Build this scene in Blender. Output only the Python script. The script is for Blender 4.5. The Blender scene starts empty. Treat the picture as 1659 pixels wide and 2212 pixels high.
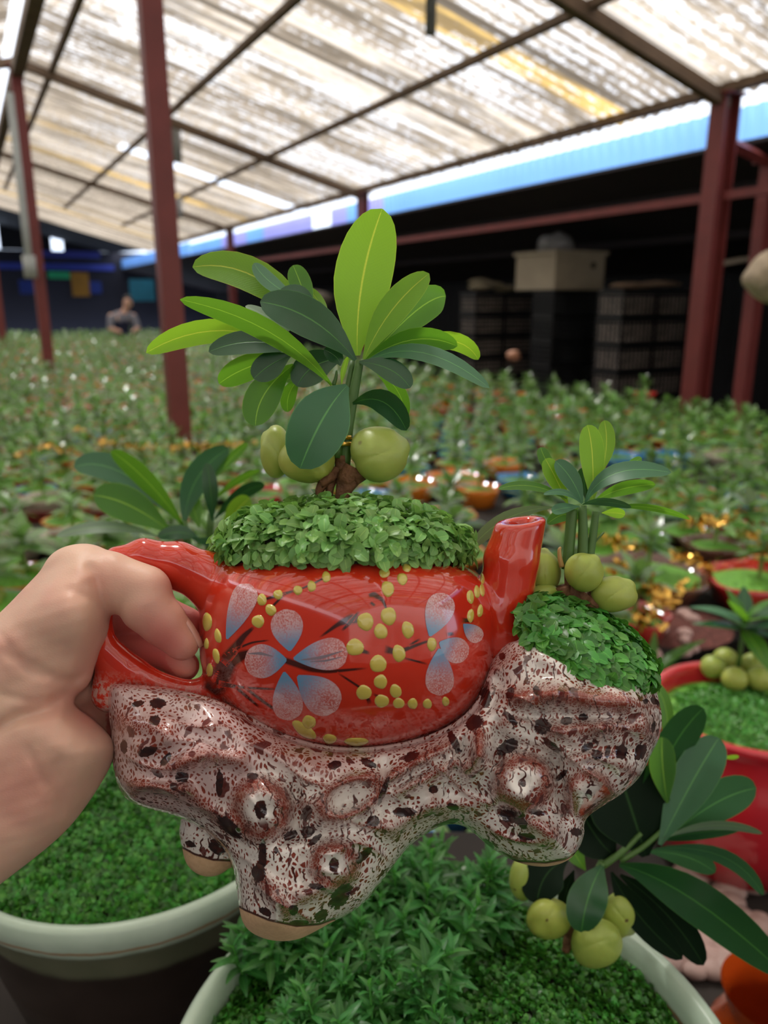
import bpy, math, random
import numpy as np
from mathutils import Vector
from mathutils.bvhtree import BVHTree
rng = np.random.default_rng(7)
random.seed(7)
S = bpy.context.scene
COL = S.collection

# ---------------------------------------------------------------- camera, world, light
CAMH = 1.6
PITCH = math.radians(15.3)
FPX = 1660.0
cd = bpy.data.cameras.new('camera'); cam = bpy.data.objects.new('camera', cd); COL.objects.link(cam)
cam.location = (0, 0, CAMH); cam.rotation_euler = (math.pi/2 - PITCH, 0, 0)
cd.sensor_fit = 'HORIZONTAL'; cd.sensor_width = 24.0; cd.lens = 24.0 * FPX / 1659.0
cd.clip_start = 0.01; cd.clip_end = 200
cd.dof.use_dof = True; cd.dof.focus_distance = 0.325; cd.dof.aperture_fstop = 8.0
S.camera = cam

w = bpy.data.worlds.new('sky'); S.world = w; w.use_nodes = True
wn = w.node_tree.nodes; wl = w.node_tree.links
bg = wn['Background']
tc = wn.new('ShaderNodeTexCoord'); sp = wn.new('ShaderNodeSeparateXYZ'); rp = wn.new('ShaderNodeValToRGB')
wl.new(tc.outputs['Generated'], sp.inputs[0]); wl.new(sp.outputs['Z'], rp.inputs[0]); wl.new(rp.outputs[0], bg.inputs[0])
rp.color_ramp.elements[0].position = 0.0; rp.color_ramp.elements[0].color = (.62, .74, .95, 1)
rp.color_ramp.elements[1].position = 0.5; rp.color_ramp.elements[1].color = (1.0, .98, .96, 1)
bg.inputs[1].default_value = 1.7

sd = bpy.data.lights.new('sun', 'SUN'); sun = bpy.data.objects.new('sun', sd); COL.objects.link(sun)
sd.energy = 4.5; sd.angle = math.radians(6); sd.color = (1, .97, .92)
sun.rotation_euler = Vector((-.35, .55, 1)).to_track_quat('Z', 'Y').to_euler()   # high, from ahead and a little to the left

S.view_settings.view_transform = 'Standard'; S.view_settings.look = 'None'
S.view_settings.exposure = 0.6; S.view_settings.gamma = 1.0; S.view_settings.use_curve_mapping = False
S.cycles.use_denoising = True
S.cycles.max_bounces = 7; S.cycles.diffuse_bounces = 3; S.cycles.glossy_bounces = 3
S.cycles.transmission_bounces = 4; S.cycles.transparent_max_bounces = 8
S.cycles.use_adaptive_sampling = True; S.cycles.adaptive_threshold = 0.02
S.cycles.sample_clamp_indirect = 6

# ---------------------------------------------------------------- geometry of the view
cp, sp_ = math.cos(PITCH), math.sin(PITCH)
FW = np.array([0, cp, -sp_]); UP = np.array([0, sp_, cp]); RX = np.array([1., 0, 0])
CP = np.array([0, 0, CAMH])
D0 = 0.34; PS = D0 / FPX            # the piece in the hand: its own distance and one unit of its modelling grid (0.2 mm)

def world(p, d0=D0):
    """modelling grid (x, y, depth) -> world, seen from where the grid was measured"""
    p = np.asarray(p, float); d = d0 + p[..., 2] * (d0 / FPX)
    return CP + FW * d[..., None] + RX * ((p[..., 0] - 829.5) / FPX * d)[..., None] + UP * ((1106 - p[..., 1]) / FPX * d)[..., None]

def at(x, y, h):
    r = FPX * FW + (x - 829.5) * RX + (1106 - y) * UP
    return CP + r * (-h / r[2])

# building axes: local x = across (v), local y = along (u)
BR = math.radians(28.0)
def bw(v, u, z=0.):
    return Vector((v*math.cos(BR) - u*math.sin(BR), v*math.sin(BR) + u*math.cos(BR), z))

# ---------------------------------------------------------------- mesh helpers
def mesh(name, V, polys, smooth=True, mats=None, mi=None, uv=None, attrs=None):
    """V (n,3); polys: list of int arrays (m,k)"""
    me = bpy.data.meshes.new(name)
    V = np.asarray(V, np.float32); polys = [np.asarray(p, np.int32) for p in polys if len(p)]
    me.vertices.add(len(V)); me.vertices.foreach_set('co', V.ravel())
    lv = np.concatenate([p.ravel() for p in polys]); cnt = np.concatenate([np.full(len(p), p.shape[1]) for p in polys])
    st = np.concatenate([[0], np.cumsum(cnt)[:-1]]).astype(np.int32)
    me.loops.add(len(lv)); me.loops.foreach_set('vertex_index', lv)
    me.polygons.add(len(cnt)); me.polygons.foreach_set('loop_start', st)
    me.polygons.foreach_set('use_smooth', np.full(len(cnt), smooth, bool))
    if mi is not None: me.polygons.foreach_set('material_index', np.asarray(mi, np.int32))
    for m in (mats or []): me.materials.append(m)
    me.update(calc_edges=True); me.validate()
    if uv is not None:
        l = me.uv_layers.new(name='UVMap'); l.data.foreach_set('uv', np.asarray(uv, np.float32)[lv].ravel())
    for k, a in (attrs or {}).items():
        a = np.asarray(a, np.float32)
        if a.ndim == 1:
            at_ = me.attributes.new(k, 'FLOAT', 'POINT'); at_.data.foreach_set('value', a)
        elif a.shape[1] == 3:
            at_ = me.attributes.new(k, 'FLOAT_VECTOR', 'POINT'); at_.data.foreach_set('vector', a.ravel())
        else:
            at_ = me.attributes.new(k, 'FLOAT_COLOR', 'POINT'); at_.data.foreach_set('color', a.ravel())
    return me

class MB:
    """collects pieces into one mesh"""
    def __init__(s): s.V = []; s.P = {}; s.n = 0; s.uv = []; s.mi = {}; s.A = {}
    def add(s, V, polys, uv=None, m=0, **attrs):
        V = np.asarray(V, float)
        for k, a in attrs.items():
            s.A.setdefault(k, []).append((s.n, np.asarray(a, float)))
        for p in polys:
            p = np.asarray(p)
            if not len(p): continue
            s.P.setdefault(p.shape[1], []).append(p + s.n); s.mi.setdefault(p.shape[1], []).append(np.full(len(p), m))
        s.V.append(V); s.uv.append(np.zeros((len(V), 2)) if uv is None else np.asarray(uv)); s.n += len(V)
    def box(s, lo, hi, m=0):
        x0, y0, z0 = lo; x1, y1, z1 = hi
        s.add([(x0,y0,z0),(x1,y0,z0),(x1,y1,z0),(x0,y1,z0),(x0,y0,z1),(x1,y0,z1),(x1,y1,z1),(x0,y1,z1)],
              [[(0,3,2,1),(4,5,6,7),(0,1,5,4),(1,2,6,5),(2,3,7,6),(3,0,4,7)]], m=m)
    def tube(s, pts, r, n=10, cap=True, m=0):
        pts = np.asarray(pts, float); k = len(pts); r = np.broadcast_to(r, k)
        T = np.gradient(pts, axis=0); T /= np.linalg.norm(T, axis=1)[:, None] + 1e-12
        a = np.array([0, 0, 1.]) if abs(T[0][2]) < .9 else np.array([1., 0, 0]); V = []
        for i in range(k):
            a = a - T[i] * a.dot(T[i]); a /= np.linalg.norm(a); b = np.cross(T[i], a)
            th = np.arange(n) / n * 2 * np.pi
            V.append(pts[i] + r[i] * (np.cos(th)[:, None] * a + np.sin(th)[:, None] * b))
        V = np.concatenate(V); q = []
        i, j = np.meshgrid(np.arange(k-1), np.arange(n), indexing='ij'); i = i.ravel(); j = j.ravel(); j2 = (j+1) % n
        q = np.stack([i*n+j, i*n+j2, (i+1)*n+j2, (i+1)*n+j], 1); P = [q]
        if cap: P += [np.array([list(range(n))[::-1]]), np.array([list(range((k-1)*n, k*n))])]
        s.add(V, P, m=m)
    def lathe(s, prof, n=48, c=(0,0,0), wob=None, m=0):
        prof = np.asarray(prof, float); k = len(prof); th = np.arange(n)/n*2*np.pi
        R = prof[:, 0][:, None] * np.ones(n)
        if wob is not None: R = R * (1 + wob(th)[None, :] * np.clip(prof[:, 1] / prof[:, 1].max(), 0, 1)[:, None])
        V = np.stack([R*np.cos(th), R*np.sin(th), prof[:, 1][:, None] + 0*R], -1).reshape(-1, 3) + np.asarray(c)
        i, j = np.meshgrid(np.arange(k-1), np.arange(n), indexing='ij'); i = i.ravel(); j = j.ravel(); j2 = (j+1) % n
        s.add(V, [np.stack([i*n+j, i*n+j2, (i+1)*n+j2, (i+1)*n+j], 1)], m=m)
    def ball(s, c, r, n=10, m=0):
        V, q = uvs(n); s.add(V * np.asarray(r) + np.asarray(c), [q], m=m)
    def build(s, name, mats, parent=None, smooth=True, rot=None):
        V = np.concatenate(s.V); ks = sorted(s.P)
        P = [np.concatenate(s.P[k]) for k in ks]; mi = np.concatenate([np.concatenate(s.mi[k]) for k in ks])
        at_ = {}
        for k, L in s.A.items():
            sh = (s.n,) + L[0][1].shape[1:]; a = np.zeros(sh)
            for o, x in L: a[o:o+len(x)] = x
            at_[k] = a
        if parent is not None: V = V - np.array(parent.location)
        mats = mats if isinstance(mats, (list, tuple)) else [mats]
        me = mesh(name, V, P, smooth, mats, mi, np.concatenate(s.uv), at_)
        o = bpy.data.objects.new(name, me); COL.objects.link(o)
        if parent is not None: o.parent = parent
        if rot is not None: o.rotation_euler = rot
        return o

_uc = {}
def uvs(n):
    if n in _uc: return _uc[n]
    a = np.linspace(0, np.pi, n+1); th = np.arange(2*n)/(2*n)*2*np.pi
    V = np.stack([np.sin(a)[:, None]*np.cos(th), np.sin(a)[:, None]*np.sin(th), np.cos(a)[:, None]+0*th], -1).reshape(-1, 3)
    i, j = np.meshgrid(np.arange(n), np.arange(2*n), indexing='ij'); i = i.ravel(); j = j.ravel(); j2 = (j+1) % (2*n)
    _uc[n] = (V, np.stack([i*2*n+j, (i+1)*2*n+j, (i+1)*2*n+j2, i*2*n+j2], 1)); return _uc[n]

def tag(o, label=None, cat=None, group=None, kind=None):
    if label: o['label'] = label
    if cat: o['category'] = cat
    if group: o['group'] = group
    if kind: o['kind'] = kind
    return o
def thing(name, loc, label, cat, group=None):
    o = bpy.data.objects.new(name, None); COL.objects.link(o); o.location = loc; o.empty_display_size = .05
    return tag(o, label, cat, group)
def copy_tree(o, parent=None):
    c = o.copy(); COL.objects.link(c); c.parent = parent
    for ch in list(o.children): copy_tree(ch, c)
    return c

# ---------------------------------------------------------------- implicit surfaces
def grid(lo, hi, h):
    ax = [np.arange(lo[i], hi[i] + h, h, dtype=np.float32) for i in range(3)]
    return ax, np.meshgrid(*ax, indexing='ij', sparse=True)
def cone(G, a, b, ra, rb):
    X, Y, Z = G; a = np.array(a, np.float32); b = np.array(b, np.float32); d = b - a; L = float(d @ d) + 1e-9
    t = np.clip(((X-a[0])*d[0] + (Y-a[1])*d[1] + (Z-a[2])*d[2]) / L, 0, 1)
    return np.sqrt((X-a[0]-t*d[0])**2 + (Y-a[1]-t*d[1])**2 + (Z-a[2]-t*d[2])**2) - (ra + t*(rb-ra))
def chain(G, pts, k=10):
    f = None
    for p, q in zip(pts[:-1], pts[1:]):
        g = cone(G, p[:3], q[:3], p[3], q[3]); f = g if f is None else smin(f, g, k)
    return f
def smin(a, b, k):
    h = np.clip(.5 + .5*(b-a)/k, 0, 1); return b + (a-b)*h - k*h*(1-h)
def smax(a, b, k): return -smin(-a, -b, k)
def poly_sd(X, Y, P):
    """signed distance to polygon, negative inside; X,Y 2-D"""
    P = np.asarray(P, np.float32); d = np.full(X.shape, 1e18, np.float32); ins = np.zeros(X.shape, bool)
    for i in range(len(P)):
        a = P[i]; b = P[(i+1) % len(P)]; e = b - a
        t = np.clip(((X-a[0])*e[0] + (Y-a[1])*e[1]) / (e @ e + 1e-9), 0, 1)
        d = np.minimum(d, (X-a[0]-t*e[0])**2 + (Y-a[1]-t*e[1])**2)
        c = ((a[1] > Y) != (b[1] > Y)) & (X < (b[0]-a[0])*(Y-a[1])/((b[1]-a[1]) + 1e-12) + a[0]); ins ^= c
    d = np.sqrt(d); return np.where(ins, -d, d)
def smooth_closed(P, n=4):
    P = np.asarray(P, float)
    for _ in range(n):
        Q = np.roll(P, -1, 0); P = np.stack([.75*P+.25*Q, .25*P+.75*Q], 1).reshape(-1, 2)
        if len(P) > 260: break
    return P
def surfnet(F, ax, relax=2):
    s = F < 0
    nx, ny, nz = F.shape
    c = np.zeros((nx-1, ny-1, nz-1), np.uint8)
    for i in (0, 1):
        for j in (0, 1):
            for k in (0, 1): c += s[i:nx-1+i, j:ny-1+j, k:nz-1+k]
    act = (c > 0) & (c < 8); idx = np.full(act.shape, -1, np.int32); I = np.argwhere(act); idx[act] = np.arange(len(I))
    acc = np.zeros((len(I), 3)); cnt = np.zeros(len(I))
    for a in range(3):
        o = [x for x in range(3) if x != a]
        for p in (0, 1):
            for q in (0, 1):
                A = I.copy(); A[:, o[0]] += p; A[:, o[1]] += q; B = A.copy(); B[:, a] += 1
                fa = F[A[:, 0], A[:, 1], A[:, 2]]; fb = F[B[:, 0], B[:, 1], B[:, 2]]; m = (fa < 0) != (fb < 0)
                t = np.where(m, fa / np.where(m, fa - fb, 1), 0); pt = A.astype(float); pt[:, a] += t
                acc[m] += pt[m]; cnt[m] += 1
    V = acc / cnt[:, None]
    Q = []
    for a in range(3):
        o = [(a+1) % 3, (a+2) % 3]
        sl = [slice(None)]*3; sl2 = [slice(None)]*3; sl[a] = slice(0, -1); sl2[a] = slice(1, None)
        E = s[tuple(sl)] != s[tuple(sl2)]; K = np.argwhere(E)
        K = K[(K[:, o[0]] > 0) & (K[:, o[1]] > 0) & (K[:, o[0]] < F.shape[o[0]]-1) & (K[:, o[1]] < F.shape[o[1]]-1)]
        ins = s[K[:, 0], K[:, 1], K[:, 2]]
        def g(p, q):
            L = K.copy(); L[:, o[0]] -= p; L[:, o[1]] -= q; return idx[L[:, 0], L[:, 1], L[:, 2]]
        q = np.stack([g(1, 1), g(0, 1), g(0, 0), g(1, 0)], 1); q[~ins] = q[~ins][:, ::-1]; Q.append(q)
    Q = np.concatenate(Q); Q = Q[(Q >= 0).all(1)]
    E = np.concatenate([Q[:, [0, 1]], Q[:, [1, 2]], Q[:, [2, 3]], Q[:, [3, 0]]]); E = np.concatenate([E, E[:, ::-1]])
    for _ in range(relax):
        n = np.bincount(E[:, 0], minlength=len(V)); W = np.stack([np.bincount(E[:, 0], V[E[:, 1], i], len(V)) for i in range(3)], 1)
        V = V*.4 + .6 * W/np.maximum(n, 1)[:, None]
    org = np.array([ax[i][0] for i in range(3)]); h = float(ax[0][1]-ax[0][0])
    return V*h + org, Q

# ---------------------------------------------------------------- materials
def M(name): 
    m = bpy.data.materials.new(name); m.use_nodes = True; nt = m.node_tree; b = nt.nodes['Principled BSDF']; return m, nt, b
def N(nt, t, **k):
    n = nt.nodes.new('ShaderNode' + t)
    for a, v in k.items():
        if isinstance(a, str) and hasattr(n, a): setattr(n, a, v)
    return n
def L(nt, a, b): nt.links.new(a, b)
def mth(nt, op, a, b=None, c=None, clamp=False):
    n = N(nt, 'Math', operation=op); n.use_clamp = clamp
    for i, x in enumerate((a, b, c)):
        if x is None: continue
        if isinstance(x, (int, float)): n.inputs[i].default_value = x
        else: L(nt, x, n.inputs[i])
    return n.outputs[0]
def mix(nt, f, a, b):
    n = N(nt, 'Mix', data_type='RGBA')
    for s_, x in ((n.inputs[0], f), (n.inputs[6], a), (n.inputs[7], b)):
        if isinstance(x, (int, float)): s_.default_value = x
        elif isinstance(x, tuple): s_.default_value = (*x, 1) if len(x) == 3 else x
        else: L(nt, x, s_)
    return n.outputs[2]
def step(nt, x, e0, e1):
    n = N(nt, 'MapRange', interpolation_type='SMOOTHSTEP'); L(nt, x, n.inputs[0])
    n.inputs[1].default_value = e0; n.inputs[2].default_value = e1; return n.outputs[0]
def noise(nt, vec, sc, det=3, rough=.5):
    n = N(nt, 'TexNoise'); n.inputs['Scale'].default_value = sc; n.inputs['Detail'].default_value = det; n.inputs['Roughness'].default_value = rough
    if vec is not None: L(nt, vec, n.inputs['Vector'])
    return n
def plain(name, col, rough=.5, metal=0., var=.12, sc=20., bump=0., coat=0.):
    m, nt, b = M(name); t = N(nt, 'TexCoord'); n = noise(nt, t.outputs['Object'], sc)
    c2 = tuple(max(0, c*(1-var*2)) for c in col); c1 = tuple(min(1, c*(1+var)) for c in col)
    L(nt, mix(nt, n.outputs[0], c2, c1), b.inputs['Base Color'])
    b.inputs['Roughness'].default_value = rough; b.inputs['Metallic'].default_value = metal; b.inputs['Coat Weight'].default_value = coat
    if bump:
        bp = N(nt, 'Bump'); bp.inputs['Strength'].default_value = bump; bp.inputs['Distance'].default_value = .01
        L(nt, n.outputs[0], bp.inputs['Height']); L(nt, bp.outputs[0], b.inputs['Normal'])
    return m

def leaf_mat(name, col, under, trans, tcol, rough=.38, rnd=.0, vein=.5, spec=.5, isl=0.):
    m, nt, b = M(name)
    uv = N(nt, 'UVMap'); s_ = N(nt, 'SeparateXYZ'); L(nt, uv.outputs[0], s_.inputs[0])
    ac = mth(nt, 'ABSOLUTE', mth(nt, 'SUBTRACT', s_.outputs[0], .5))
    mid = mth(nt, 'SUBTRACT', 1.0, step(nt, ac, .006, .026))
    edge = step(nt, ac, .478, .497)
    wv = mth(nt, 'SINE', mth(nt, 'MULTIPLY', mth(nt, 'SUBTRACT', s_.outputs[1], mth(nt, 'MULTIPLY', ac, .28)), 260.))
    wv = mth(nt, 'MULTIPLY', step(nt, wv, .2, 1.), vein*.35)
    t = N(nt, 'TexCoord'); n = noise(nt, t.outputs['Object'], 60., 3)
    g = N(nt, 'NewGeometry')
    base = mix(nt, g.outputs['Backfacing'], col, under)
    base = mix(nt, mth(nt, 'MULTIPLY', n.outputs[0], .5), base, tuple(c*.55 for c in col))
    lt = tuple(min(1, c*2.3+.03) for c in tcol)
    base = mix(nt, wv, base, tuple(min(1, c*1.5) for c in col))
    base = mix(nt, mth(nt, 'MULTIPLY', mth(nt, 'MAXIMUM', mid, mth(nt, 'MULTIPLY', edge, .7)), .2 + trans*.8), base, lt)
    if rnd:
        oi = N(nt, 'ObjectInfo'); h = N(nt, 'HueSaturation'); L(nt, base, h.inputs['Color'])
        L(nt, mth(nt, 'ADD', 1 - rnd*.6, mth(nt, 'MULTIPLY', oi.outputs['Random'], rnd*1.4)), h.inputs['Value']); base = h.outputs[0]
    if isl:
        h = N(nt, 'HueSaturation'); L(nt, base, h.inputs['Color']); L(nt, mth(nt, 'ADD', 1 - isl, mth(nt, 'MULTIPLY', g.outputs['Random Per Island'], isl*2.2)), h.inputs['Value'])
        L(nt, mth(nt, 'ADD', .485, mth(nt, 'MULTIPLY', mth(nt, 'FRACT', mth(nt, 'MULTIPLY', g.outputs['Random Per Island'], 17.)), .03)), h.inputs['Hue']); base = h.outputs[0]
    L(nt, base, b.inputs['Base Color']); b.inputs['Roughness'].default_value = rough; b.inputs['Specular IOR Level'].default_value = spec
    tr = N(nt, 'BsdfTranslucent')
    tc_ = mix(nt, mth(nt, 'MULTIPLY', mid, .5), tcol, lt)
    tc_ = mix(nt, wv, tc_, tuple(c*.6 for c in tcol))
    L(nt, tc_, tr.inputs[0]); mx = N(nt, 'MixShader'); mx.inputs[0].default_value = trans
    L(nt, b.outputs[0], mx.inputs[1]); L(nt, tr.outputs[0], mx.inputs[2]); L(nt, mx.outputs[0], nt.nodes['Material Output'].inputs[0])
    bp = N(nt, 'Bump'); bp.inputs['Strength'].default_value = .25; bp.inputs['Distance'].default_value = .0004
    L(nt, mth(nt, 'SUBTRACT', wv, mid), bp.inputs['Height']); L(nt, bp.outputs[0], b.inputs['Normal'])
    return m
LY = leaf_mat('leaf_young', (.16, .36, .03), (.2, .42, .05), .52, (.42, .78, .04), .42)
LM = leaf_mat('leaf_green', (.055, .19, .025), (.1, .27, .04), .42, (.24, .58, .03), .36)
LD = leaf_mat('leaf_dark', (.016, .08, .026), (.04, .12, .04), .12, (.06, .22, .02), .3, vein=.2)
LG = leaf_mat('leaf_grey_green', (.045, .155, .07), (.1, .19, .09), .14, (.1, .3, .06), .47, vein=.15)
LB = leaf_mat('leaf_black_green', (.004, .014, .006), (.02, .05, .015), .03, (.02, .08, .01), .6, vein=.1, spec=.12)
LP = leaf_mat('leaf_pale', (.2, .3, .2), (.3, .4, .28), .15, (.2, .4, .1), .4, vein=.1)
LF = leaf_mat('field_leaf', (.14, .26, .08), (.19, .31, .12), .25, (.24, .5, .09), .25, rnd=.5, vein=0, spec=1., isl=.45)
MOSS = leaf_mat('moss_leaf', (.2, .42, .11), (.22, .4, .12), .25, (.3, .6, .1), .42, vein=0, isl=.3)
MOSSD = leaf_mat('moss_leaf_deep', (.07, .26, .04), (.06, .2, .03), .2, (.15, .5, .04), .38, vein=0, isl=.45)
CARP = leaf_mat('carpet_moss_leaf', (.055, .22, .03), (.04, .14, .02), .15, (.12, .45, .03), .34, vein=0, isl=.6)
SPRIG = leaf_mat('sprig_leaf', (.055, .22, .05), (.08, .26, .06), .3, (.15, .5, .06), .36, vein=0, isl=.4)
def moss_ground():
    m, nt, b = M('moss_carpet'); t = N(nt, 'TexCoord'); v = N(nt, 'TexVoronoi'); v.inputs['Scale'].default_value = 95.
    L(nt, t.outputs['Object'], v.inputs['Vector']); n = noise(nt, t.outputs['Object'], 9.)
    c = mix(nt, v.outputs['Distance'], (.22, .56, .06), (.03, .15, .012)); c = mix(nt, mth(nt, 'MULTIPLY', n.outputs[0], .45), c, (.22, .5, .06))
    L(nt, c, b.inputs['Base Color']); b.inputs['Roughness'].default_value = .6
    bp = N(nt, 'Bump'); bp.inputs['Strength'].default_value = .8; bp.inputs['Distance'].default_value = .006; bp.invert = True
    L(nt, v.outputs['Distance'], bp.inputs['Height']); L(nt, bp.outputs[0], b.inputs['Normal']); return m
MG = moss_ground()
SOIL = plain('soil', (.03, .03, .014), .9, bump=.5)
STEM = plain('green_stem', (.07, .16, .03), .5, sc=60)
ROOT = plain('brown_root', (.2, .085, .035), .75, var=.4, sc=140, bump=.5)
GOLD = plain('gold_metal', (.75, .45, .1), .22, 1.0, .08)
REDPAINT = plain('red_oxide_paint', (.2, .035, .032), .5, var=.2, sc=6)
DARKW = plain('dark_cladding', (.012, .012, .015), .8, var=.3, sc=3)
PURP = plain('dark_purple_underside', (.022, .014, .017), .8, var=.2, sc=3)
BLACKP = plain('black_plastic', (.01, .01, .011), .5)
WOOD = plain('brown_timber', (.16, .1, .06), .8, var=.3, sc=8, bump=.3)
BENCH = plain('bench_board', (.02, .014, .011), .85, var=.4, sc=10)

def nut_mat():
    m, nt, b = M('nut_skin'); t = N(nt, 'TexCoord')
    n = noise(nt, t.outputs['Object'], 45., 3); v = N(nt, 'TexVoronoi'); v.inputs['Scale'].default_value = 110.; L(nt, t.outputs['Object'], v.inputs['Vector'])
    c = mix(nt, n.outputs[0], (.21, .31, .045), (.42, .49, .11))
    oi = N(nt, 'ObjectInfo'); c = mix(nt, mth(nt, 'MULTIPLY', oi.outputs['Random'], .4), c, (.42, .42, .06))
    sx = N(nt, 'SeparateXYZ'); L(nt, v.outputs['Color'], sx.inputs[0])
    sp = mth(nt, 'MULTIPLY', mth(nt, 'SUBTRACT', 1., step(nt, v.outputs['Distance'], .08, .2)), step(nt, sx.outputs[0], .86, .9))
    c = mix(nt, sp, c, (.1, .05, .015)); L(nt, c, b.inputs['Base Color']); b.inputs['Roughness'].default_value = .42
    b.inputs['Subsurface Weight'].default_value = .15; b.inputs['Subsurface Scale'].default_value = .005
    bp = N(nt, 'Bump'); bp.inputs['Strength'].default_value = .15; bp.inputs['Distance'].default_value = .001
    L(nt, noise(nt, t.outputs['Object'], 260.).outputs[0], bp.inputs['Height']); L(nt, bp.outputs[0], b.inputs['Normal']); return m
NUT = nut_mat()
def glaze(name, col, rough=.09, var=.15, sc=14.):
    m, nt, b = M(name); t = N(nt, 'TexCoord'); n = noise(nt, t.outputs['Object'], sc, 4)
    L(nt, mix(nt, n.outputs[0], tuple(c*(1-var*1.6) for c in col), tuple(min(1, c*(1+var)) for c in col)), b.inputs['Base Color'])
    b.inputs['Roughness'].default_value = rough; b.inputs['Coat Weight'].default_value = .6; b.inputs['Coat Roughness'].default_value = .05; return m
def teapot_mat():
    m, nt, b = M('painted_red_glaze'); t = N(nt, 'TexCoord'); n = noise(nt, t.outputs['Object'], 22., 4)
    red = mix(nt, n.outputs[0], (.46, .016, .008), (.66, .045, .016))
    pa = N(nt, 'Attribute'); pa.attribute_name = 'paint'
    c = mix(nt, pa.outputs['Alpha'], red, pa.outputs['Color'])
    # the stippled, half dry look of the petals
    pt = N(nt, 'Attribute'); pt.attribute_name = 'stipple'
    sn = noise(nt, t.outputs['Object'], 1500., 2, .6); s2 = noise(nt, t.outputs['Object'], 130., 2)
    f = mth(nt, 'MULTIPLY', pt.outputs['Fac'], step(nt, mth(nt, 'ADD', sn.outputs[0], mth(nt, 'MULTIPLY', s2.outputs[0], .45)), .62, .84))
    c = mix(nt, f, c, (.5, .05, .03))
    # the glaze runs thin and white-specked where the pot meets the stump
    fr = N(nt, 'Attribute'); fr.attribute_name = 'fringe'
    v = noise(nt, t.outputs['Object'], 420., 3, .7)
    f2 = mth(nt, 'MULTIPLY', fr.outputs['Fac'], step(nt, v.outputs[0], .42, .6))
    c = mix(nt, f2, c, (.55, .33, .28))
    L(nt, c, b.inputs['Base Color']); b.inputs['Roughness'].default_value = .12
    b.inputs['Coat Weight'].default_value = .7; b.inputs['Coat Roughness'].default_value = .03
    bp = N(nt, 'Bump'); bp.inputs['Strength'].default_value = .05; bp.inputs['Distance'].default_value = .004
    L(nt, noise(nt, t.outputs['Object'], 30., 2).outputs[0], bp.inputs['Height']); L(nt, bp.outputs[0], b.inputs['Coat Normal']); return m
TEA = teapot_mat()
def rock_mat():
    m, nt, b = M('mottled_stump_glaze')
    at_ = N(nt, 'Attribute'); at_.attribute_name = 'pix'
    P = at_.outputs['Vector']
    def warp(amt, sc, src):
        n = noise(nt, src, sc, 2); sb = N(nt, 'VectorMath', operation='SUBTRACT'); L(nt, n.outputs['Color'], sb.inputs[0]); sb.inputs[1].default_value = (.5, .5, .5)
        sc_ = N(nt, 'VectorMath', operation='SCALE'); L(nt, sb.outputs[0], sc_.inputs[0]); sc_.inputs['Scale'].default_value = amt
        ad = N(nt, 'VectorMath', operation='ADD'); L(nt, src, ad.inputs[0]); L(nt, sc_.outputs[0], ad.inputs[1]); return ad.outputs[0]
    Q = warp(.42, 1.2, P); Q = warp(.05, 9., Q)
    def A(nm):
        a = N(nt, 'Attribute'); a.attribute_name = nm; return a.outputs['Fac']
    crest, dark, bare, lilac, white = A('crest'), A('dark'), A('bare'), A('lilac'), A('white')
    def vor(sc, stretch=None):
        q = Q
        if stretch:
            mp = N(nt, 'Mapping'); L(nt, Q, mp.inputs[0]); mp.inputs['Scale'].default_value = stretch[0]; mp.inputs['Rotation'].default_value = (0, 0, stretch[1]); q = mp.outputs[0]
        v = N(nt, 'TexVoronoi', feature='DISTANCE_TO_EDGE'); v.inputs['Scale'].default_value = sc; L(nt, q, v.inputs['Vector'])
        w_ = N(nt, 'TexVoronoi'); w_.inputs['Scale'].default_value = sc; L(nt, q, w_.inputs['Vector'])
        s_ = N(nt, 'SeparateXYZ'); L(nt, w_.outputs['Color'], s_.inputs[0]); return v.outputs['Distance'], s_.outputs[0], s_.outputs[1]
    big = noise(nt, P, 1.6, 2).outputs[0]; bn = step(nt, big, .38, .62)
    # fine cells
    d1, r1, _ = vor(10., ((1., .7, 1.), .5)); d1b, _, _ = vor(15., ((1., .7, 1.), .5)); cm_ = step(nt, crest, .35, .6)
    d1 = mth(nt, 'ADD', mth(nt, 'MULTIPLY', d1, mth(nt, 'SUBTRACT', 1., cm_)), mth(nt, 'MULTIPLY', d1b, cm_))
    th = mth(nt, 'ADD', .33, mth(nt, 'MULTIPLY', r1, .3)); th = mth(nt, 'SUBTRACT', th, mth(nt, 'MULTIPLY', crest, .28)); th = mth(nt, 'SUBTRACT', th, mth(nt, 'MULTIPLY', bn, .10))
    th = mth(nt, 'ADD', th, mth(nt, 'MULTIPLY', white, .4))
    f1 = step(nt, mth(nt, 'SUBTRACT', d1, mth(nt, 'MULTIPLY', th, .5)), -.02, .04)
    # middle cells, only some of them open
    d2, r2, q2 = vor(4.2, ((1., .5, 1.), -.6))
    f2 = mth(nt, 'MULTIPLY', step(nt, mth(nt, 'SUBTRACT', d2, mth(nt, 'ADD', .12, mth(nt, 'MULTIPLY', q2, .16))), -.012, .02), step(nt, r2, .76, .8))
    f2 = mth(nt, 'MULTIPLY', f2, mth(nt, 'SUBTRACT', 1., white))
    # streaks that follow the flow
    wv = N(nt, 'TexWave'); wv.inputs['Scale'].default_value = 1.5; wv.inputs['Distortion'].default_value = 16.; wv.inputs['Detail'].default_value = 3.; wv.inputs['Detail Scale'].default_value = .9; L(nt, P, wv.inputs['Vector'])
    f3 = mth(nt, 'MULTIPLY', step(nt, wv.outputs['Fac'], .86, .93), mth(nt, 'MULTIPLY', step(nt, noise(nt, P, 2.3, 2).outputs[0], .5, .58), mth(nt, 'SUBTRACT', 1., lilac)))
    nz = noise(nt, P, 8., 4, .6).outputs[0]
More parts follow.
